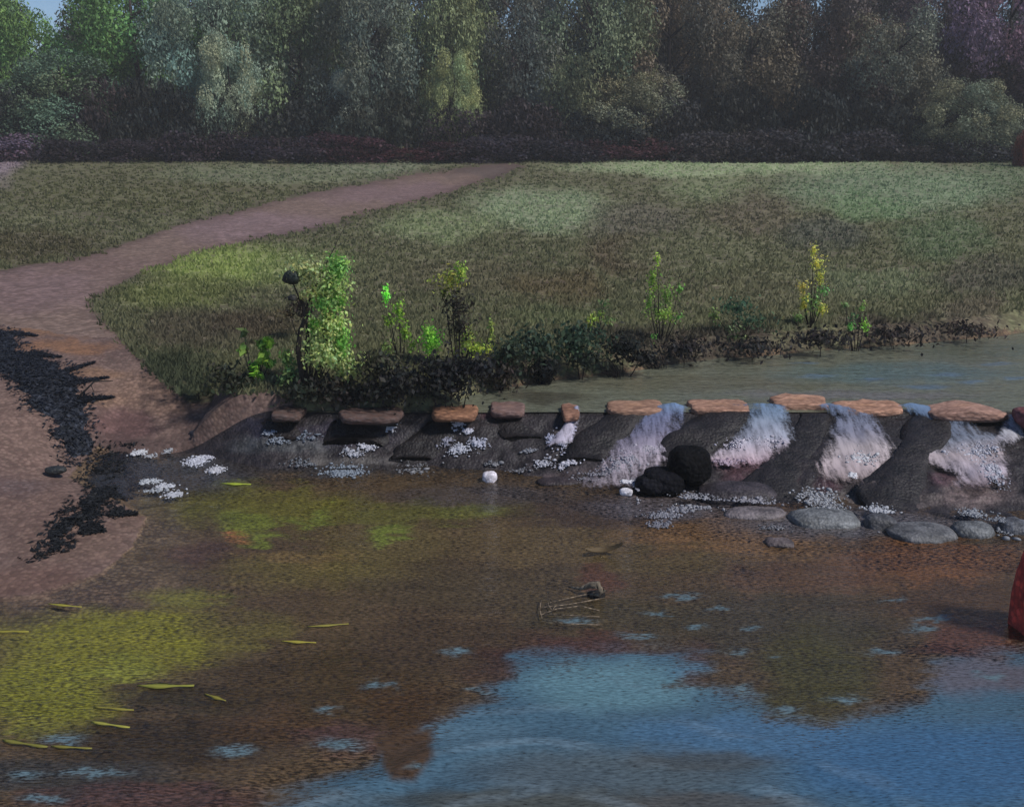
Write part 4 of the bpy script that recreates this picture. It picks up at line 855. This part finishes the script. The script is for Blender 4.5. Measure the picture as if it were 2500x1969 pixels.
dark_heap('dark_heap', [(-60, 690), (20, 700), (60, 745), (110, 760), (140, 780), (165, 810), (175, 850), (200, 880), (205, 920), (195, 960), (150, 985), (130, 950), (110, 900), (60, 850), (20, 800), (-60, 780)],
          'large blue black heap of strands with tongues on the sand', (46, 50, 60), 6000, [((60, 750), (130, 757)), ((130, 790), (200, 768)), ((150, 812), (228, 800)), ((170, 850), (240, 842)), ((20, 705), (80, 712))], 811)
dark_heap('dark_heap', [(240, 955), (330, 985), (300, 1020), (255, 1050), (215, 1085), (175, 1115), (130, 1150), (95, 1172), (85, 1160), (120, 1130), (150, 1090), (190, 1050), (200, 1000)],
          'narrow black streak of strands running down to the water', (42, 44, 48), 4500, [((240, 1085), (290, 1090)), ((180, 1120), (220, 1125))], 812)
bx, by, bz = ground_at(165, 850); bx2, by2, bz2 = ground_at(242, 838); mb = MB()
mb.tube([(0, 0, .06), ((bx2 - bx) * .5, (by2 - by) * .5, .26), (bx2 - bx, by2 - by, .2)], [.018, .014, .006], (.008, .008, .009), 6)
mb.tube([((bx2 - bx) * .4, (by2 - by) * .4, .2), ((bx2 - bx) * .55, (by2 - by) * .5 - .1, .1)], [.008, .004], (.008, .008, .009), 5)
o = mb.build('twig', M_wood); o.location = (bx, by, bz); tag(o, 'thin curved black twig sticking out of the large dark heap', 'twig')

# ------------------------------------------------------------------ things floating on the pool
def strip_leaf(X, Y, L_, Wd, ang, col, label, name='floating_reed', group='yellow blades floating on the pool'):
    wx, wy = W(X, Y, .02); mb = MB(); n = 9; V = []; Fq = []
    for i in range(n):
        s = i / (n - 1); w = Wd * 1.0 * math.sin(math.pi * (.08 + .86 * s)) ** .6 * .5 * (.8 + .4 * math.sin(s * 9 + X)); xl = (s - .5) * L_; bend = .03 * L_ * (s - .5) ** 2 * 4; zz = .010 + .006 * math.sin(s * 3.1)
        for (dy, dz) in ((-w, 0), (0, .006), (w, 0), (0, -.006)): V.append((xl, dy + bend, zz + dz))
    for i in range(n - 1):
        for k in range(4): Fq.append((i * 4 + k, (i + 1) * 4 + k, (i + 1) * 4 + (k + 1) % 4, i * 4 + (k + 1) % 4))
    Fq += [(0, 1, 2, 3), tuple((n - 1) * 4 + k for k in (3, 2, 1, 0))]
    mb.add(V, Fq, alb(col, 1.5)); o = mb.build(name, M_leafv); o.location = (float(wx), float(wy), .0); o.rotation_euler = (0, 0, ang); tag(o, label, 'floating leaf', group); return o
for (X, Y, l, w, a, c, lab) in [
    (695, 1322, .40, .05, .15, (140, 132, 66), 'longer of two yellow blades afloat on the brown middle water, upper one'),
    (632, 1357, .34, .06, -.1, (150, 140, 62), 'shorter lower yellow blade afloat on the brown middle water'),
    (136, 1280, .38, .05, -.2, (150, 142, 62), 'yellow blade above the algae patch by the left shore'),
    (25, 1335, .32, .06, 0, (144, 136, 60), 'yellow blade touching the left edge of the view'),
    (232, 1532, .36, .05, -.25, (156, 152, 72), 'yellow blade below the algae on dark water'),
    (455, 1474, .24, .05, -.5, (130, 122, 56), 'dull yellow blade right of the algae patch'),
    (240, 1498, .36, .045, -.15, (136, 128, 60), 'faint yellow blade just above the lower left one'),
    (150, 1580, .34, .045, -.1, (124, 118, 58), 'lowest yellow blade near the bottom left'),
    (350, 1450, .5, .09, .0, (132, 132, 60), 'broad olive blade at the lower right of the algae patch'),
    (50, 1572, .42, .06, -.25, (124, 120, 58), 'olive blade near the lower left edge of the view'),
    (500, 1023, .4, .10, -.1, (164, 176, 66), 'lime coloured leaf raft just below the weir')]:
    strip_leaf(X, Y, l, w, a, c, lab)
# dead leaf, and the snag with trailing bleached stems
def curl_leaf(X, Y, label, sc):
    wx, wy = W(X, Y, .04); mb = MB(); V = []; Fq = []; n = 12; m_ = 5
    for i in range(n):
        s = i / (n - 1); x_ = (s - .5) * .42 * sc; w = .07 * sc * math.sin(math.pi * (.03 + .94 * s)) ** .7; zz = .02 + .12 * sc * (abs(s - .5) * 2) ** 1.6 * (.5 if s < .5 else 1)
        for k in range(m_): u_ = k / (m_ - 1) * 2 - 1; V.append((x_, u_ * w - .05 * sc * math.cos(s * 6), zz + .03 * u_ * u_))
    for i in range(n - 1):
        for k in range(m_ - 1): Fq.append((i * m_ + k, (i + 1) * m_ + k, (i + 1) * m_ + k + 1, i * m_ + k + 1))
    mb.add(V, Fq, alb((116, 100, 76))); o = mb.build('dead_leaf', M_leafv); o.location = (float(wx), float(wy), .0); o.rotation_euler = (0, 0, .05); tag(o, label, 'leaf'); return o
curl_leaf(1278, 1168, 'curled brown dead leaf with raised tips afloat below the weir', 1.0)
wx, wy = W(1245, 1290, .0); wx, wy = float(wx), float(wy)
t = empty('driftwood_snag', (wx, wy, 0), 'curled grey driftwood root with bleached stems trailing in the pool', 'driftwood')
def lp(X, Y, z=.03): a, b = W(X, Y, z); return (float(a) - wx, float(b) - wy, z)
mb = MB(); mb.tube([lp(1205, 1242), lp(1230, 1246, .06), lp(1250, 1238, .12), lp(1266, 1238, .15), lp(1276, 1250, .10), lp(1270, 1258, .05), lp(1250, 1258, .03)], [.010, .018, .035, .045, .04, .025, .01], alb((128, 116, 100)), 8); mb.build('root', M_wood, t)
mb = MB(); rock_mesh(mb, lp(1262, 1258, .01), (.10, .09, .03), (.006, .005, .006), 15, .2, 2); mb.build('bark', M_wood, t)
for pts in [[(1165, 1275), (1220, 1262), (1265, 1253)], [(1150, 1285), (1210, 1278), (1280, 1265)], [(1148, 1300), (1180, 1288), (1230, 1282), (1270, 1292)], [(1146, 1270), (1143, 1290), (1148, 1308)], [(1158, 1300), (1210, 1302), (1270, 1305)], [(1150, 1312), (1200, 1320), (1270, 1322)], [(1168, 1290), (1160, 1278), (1166, 1270), (1176, 1282), (1170, 1292)]]:
    mb = MB(); mb.tube([lp(a, b, .035) for a, b in pts], [.0055] * len(pts), alb((132, 116, 98)), 5); mb.build('stem', M_wood, t)

# ------------------------------------------------------------------ grass tufts over the meadow
def grass():
    n = 52000
    X = rng.uniform(-350, 2520, n); Y = rng.uniform(338, 850, n); zz = np.full(n, 1.0)
    for _ in range(6): xw, yw = W(X, Y, zz); zz = T(xw, np.minimum(yw, 200))
    xw, yw = W(X, Y, zz); ok = (yw > 15.6) & (yw < 72)
    wob = 16 * (fbm(xw * .9, yw * .5, 4, 21) - .5)
    dp = poly_sd(X + wob, Y + wob * .6, path_poly); du = poly_sd(xw, yw, UP)
    ok &= (dp < 5 - 22 * fbm(xw * 2.2, yw * 2.2, 3, 93) * 1.0 + 6) & (du < -.15)
    xw, yw, zz, X, Y = [a[ok] for a in (xw, yw, zz, X, Y)]; n = len(xw)
    C = paint(X, Y, (88, 84, 62), MEADOW, 31)
    nb = 4; xw = np.repeat(xw, nb) + rng.normal(0, .05, n * nb); yw = np.repeat(yw, nb) + rng.normal(0, .05, n * nb); zz = np.repeat(zz, nb); C = np.repeat(C, nb, 0)
    h = rng.uniform(.035, .11, n * nb) * (1 + .004 * yw); w = .008 + .0008 * yw; a = rng.uniform(0, 6.28, n * nb)
    lean = rng.uniform(.2, .9, n * nb) * h; dx = np.cos(a); dy = np.sin(a)
    V = np.empty((n * nb, 3, 3)); V[:, 0] = np.stack([xw - w, yw, zz - .01], 1); V[:, 1] = np.stack([xw + w, yw, zz - .01], 1); V[:, 2] = np.stack([xw + dx * lean, yw + dy * lean, zz + h], 1)
    C = np.array([2.2, 2.4, 2.3]) * C * rng.uniform(.85, 1.2, (n * nb, 1))
    o = mesh_np('grass', V.reshape(-1, 3), np.arange(n * nb * 3).reshape(-1, 3), M_blade, cols=np.repeat(C, 3, 0))
    tag(o, 'short rough grass growing over the meadow and the bank', 'grass', kind='stuff')
grass()

# ------------------------------------------------------------------ haze
hm = bpy.data.materials.new('haze'); hm.use_nodes = True; nt = hm.node_tree; nt.nodes.clear()
ho = nt.nodes.new('ShaderNodeOutputMaterial'); hv = nt.nodes.new('ShaderNodeVolumePrincipled'); hv.inputs['Color'].default_value = (.88, .87, .86, 1); hv.inputs['Density'].default_value = .0010; hv.inputs['Anisotropy'].default_value = 0
nt.links.new(hv.outputs[0], ho.inputs['Volume'])
HX, HY0, HY1, HZ0, HZ1 = 2300, -20, 905, -2.5, 30
hb_ = MB(); hb_.add([(-HX, HY0, HZ0), (HX, HY0, HZ0), (HX, HY1, HZ0), (-HX, HY1, HZ0), (-HX, HY0, HZ1), (HX, HY0, HZ1), (HX, HY1, HZ1), (-HX, HY1, HZ1)], [(0, 3, 2, 1), (4, 5, 6, 7), (0, 1, 5, 4), (1, 2, 6, 5), (2, 3, 7, 6), (3, 0, 4, 7)], (1, 1, 1))
tag(hb_.build('haze', hm, smooth=False), 'thin pale haze softening the far trees', 'haze', kind='stuff')
# ------------------------------------------------------------------ light
w = bpy.data.worlds.new('World'); scn.world = w; w.use_nodes = True; nt = w.node_tree; nt.nodes.clear()
o_ = nt.nodes.new('ShaderNodeOutputWorld'); bg = nt.nodes.new('ShaderNodeBackground'); sk = nt.nodes.new('ShaderNodeTexSky')
sk.sky_type = 'NISHITA'; sk.sun_disc = False; sk.sun_elevation = R(46); sk.air_density = 1.0; sk.dust_density = 0.0; sk.ozone_density = 6.0; sk.altitude = 3000
AZ = R(118)                                     # from the right and a little behind the meadow
sk.sun_rotation = AZ
nt.links.new(sk.outputs[0], bg.inputs[0]); nt.links.new(bg.outputs[0], o_.inputs[0]); bg.inputs[1].default_value = .085
sl = bpy.data.lights.new('sun', 'SUN'); sl.energy = 3.6; sl.angle = R(10); sl.color = (1, .965, .92)
so = bpy.data.objects.new('sun', sl); COL.objects.link(so)
d = Vector((math.sin(AZ) * math.cos(R(48)), math.cos(AZ) * math.cos(R(48)), math.sin(R(48))))
so.rotation_euler = d.to_track_quat('Z', 'Y').to_euler()
scn.view_settings.view_transform = 'Standard'; scn.view_settings.look = 'None'; scn.view_settings.exposure = 0.05; scn.view_settings.gamma = 1
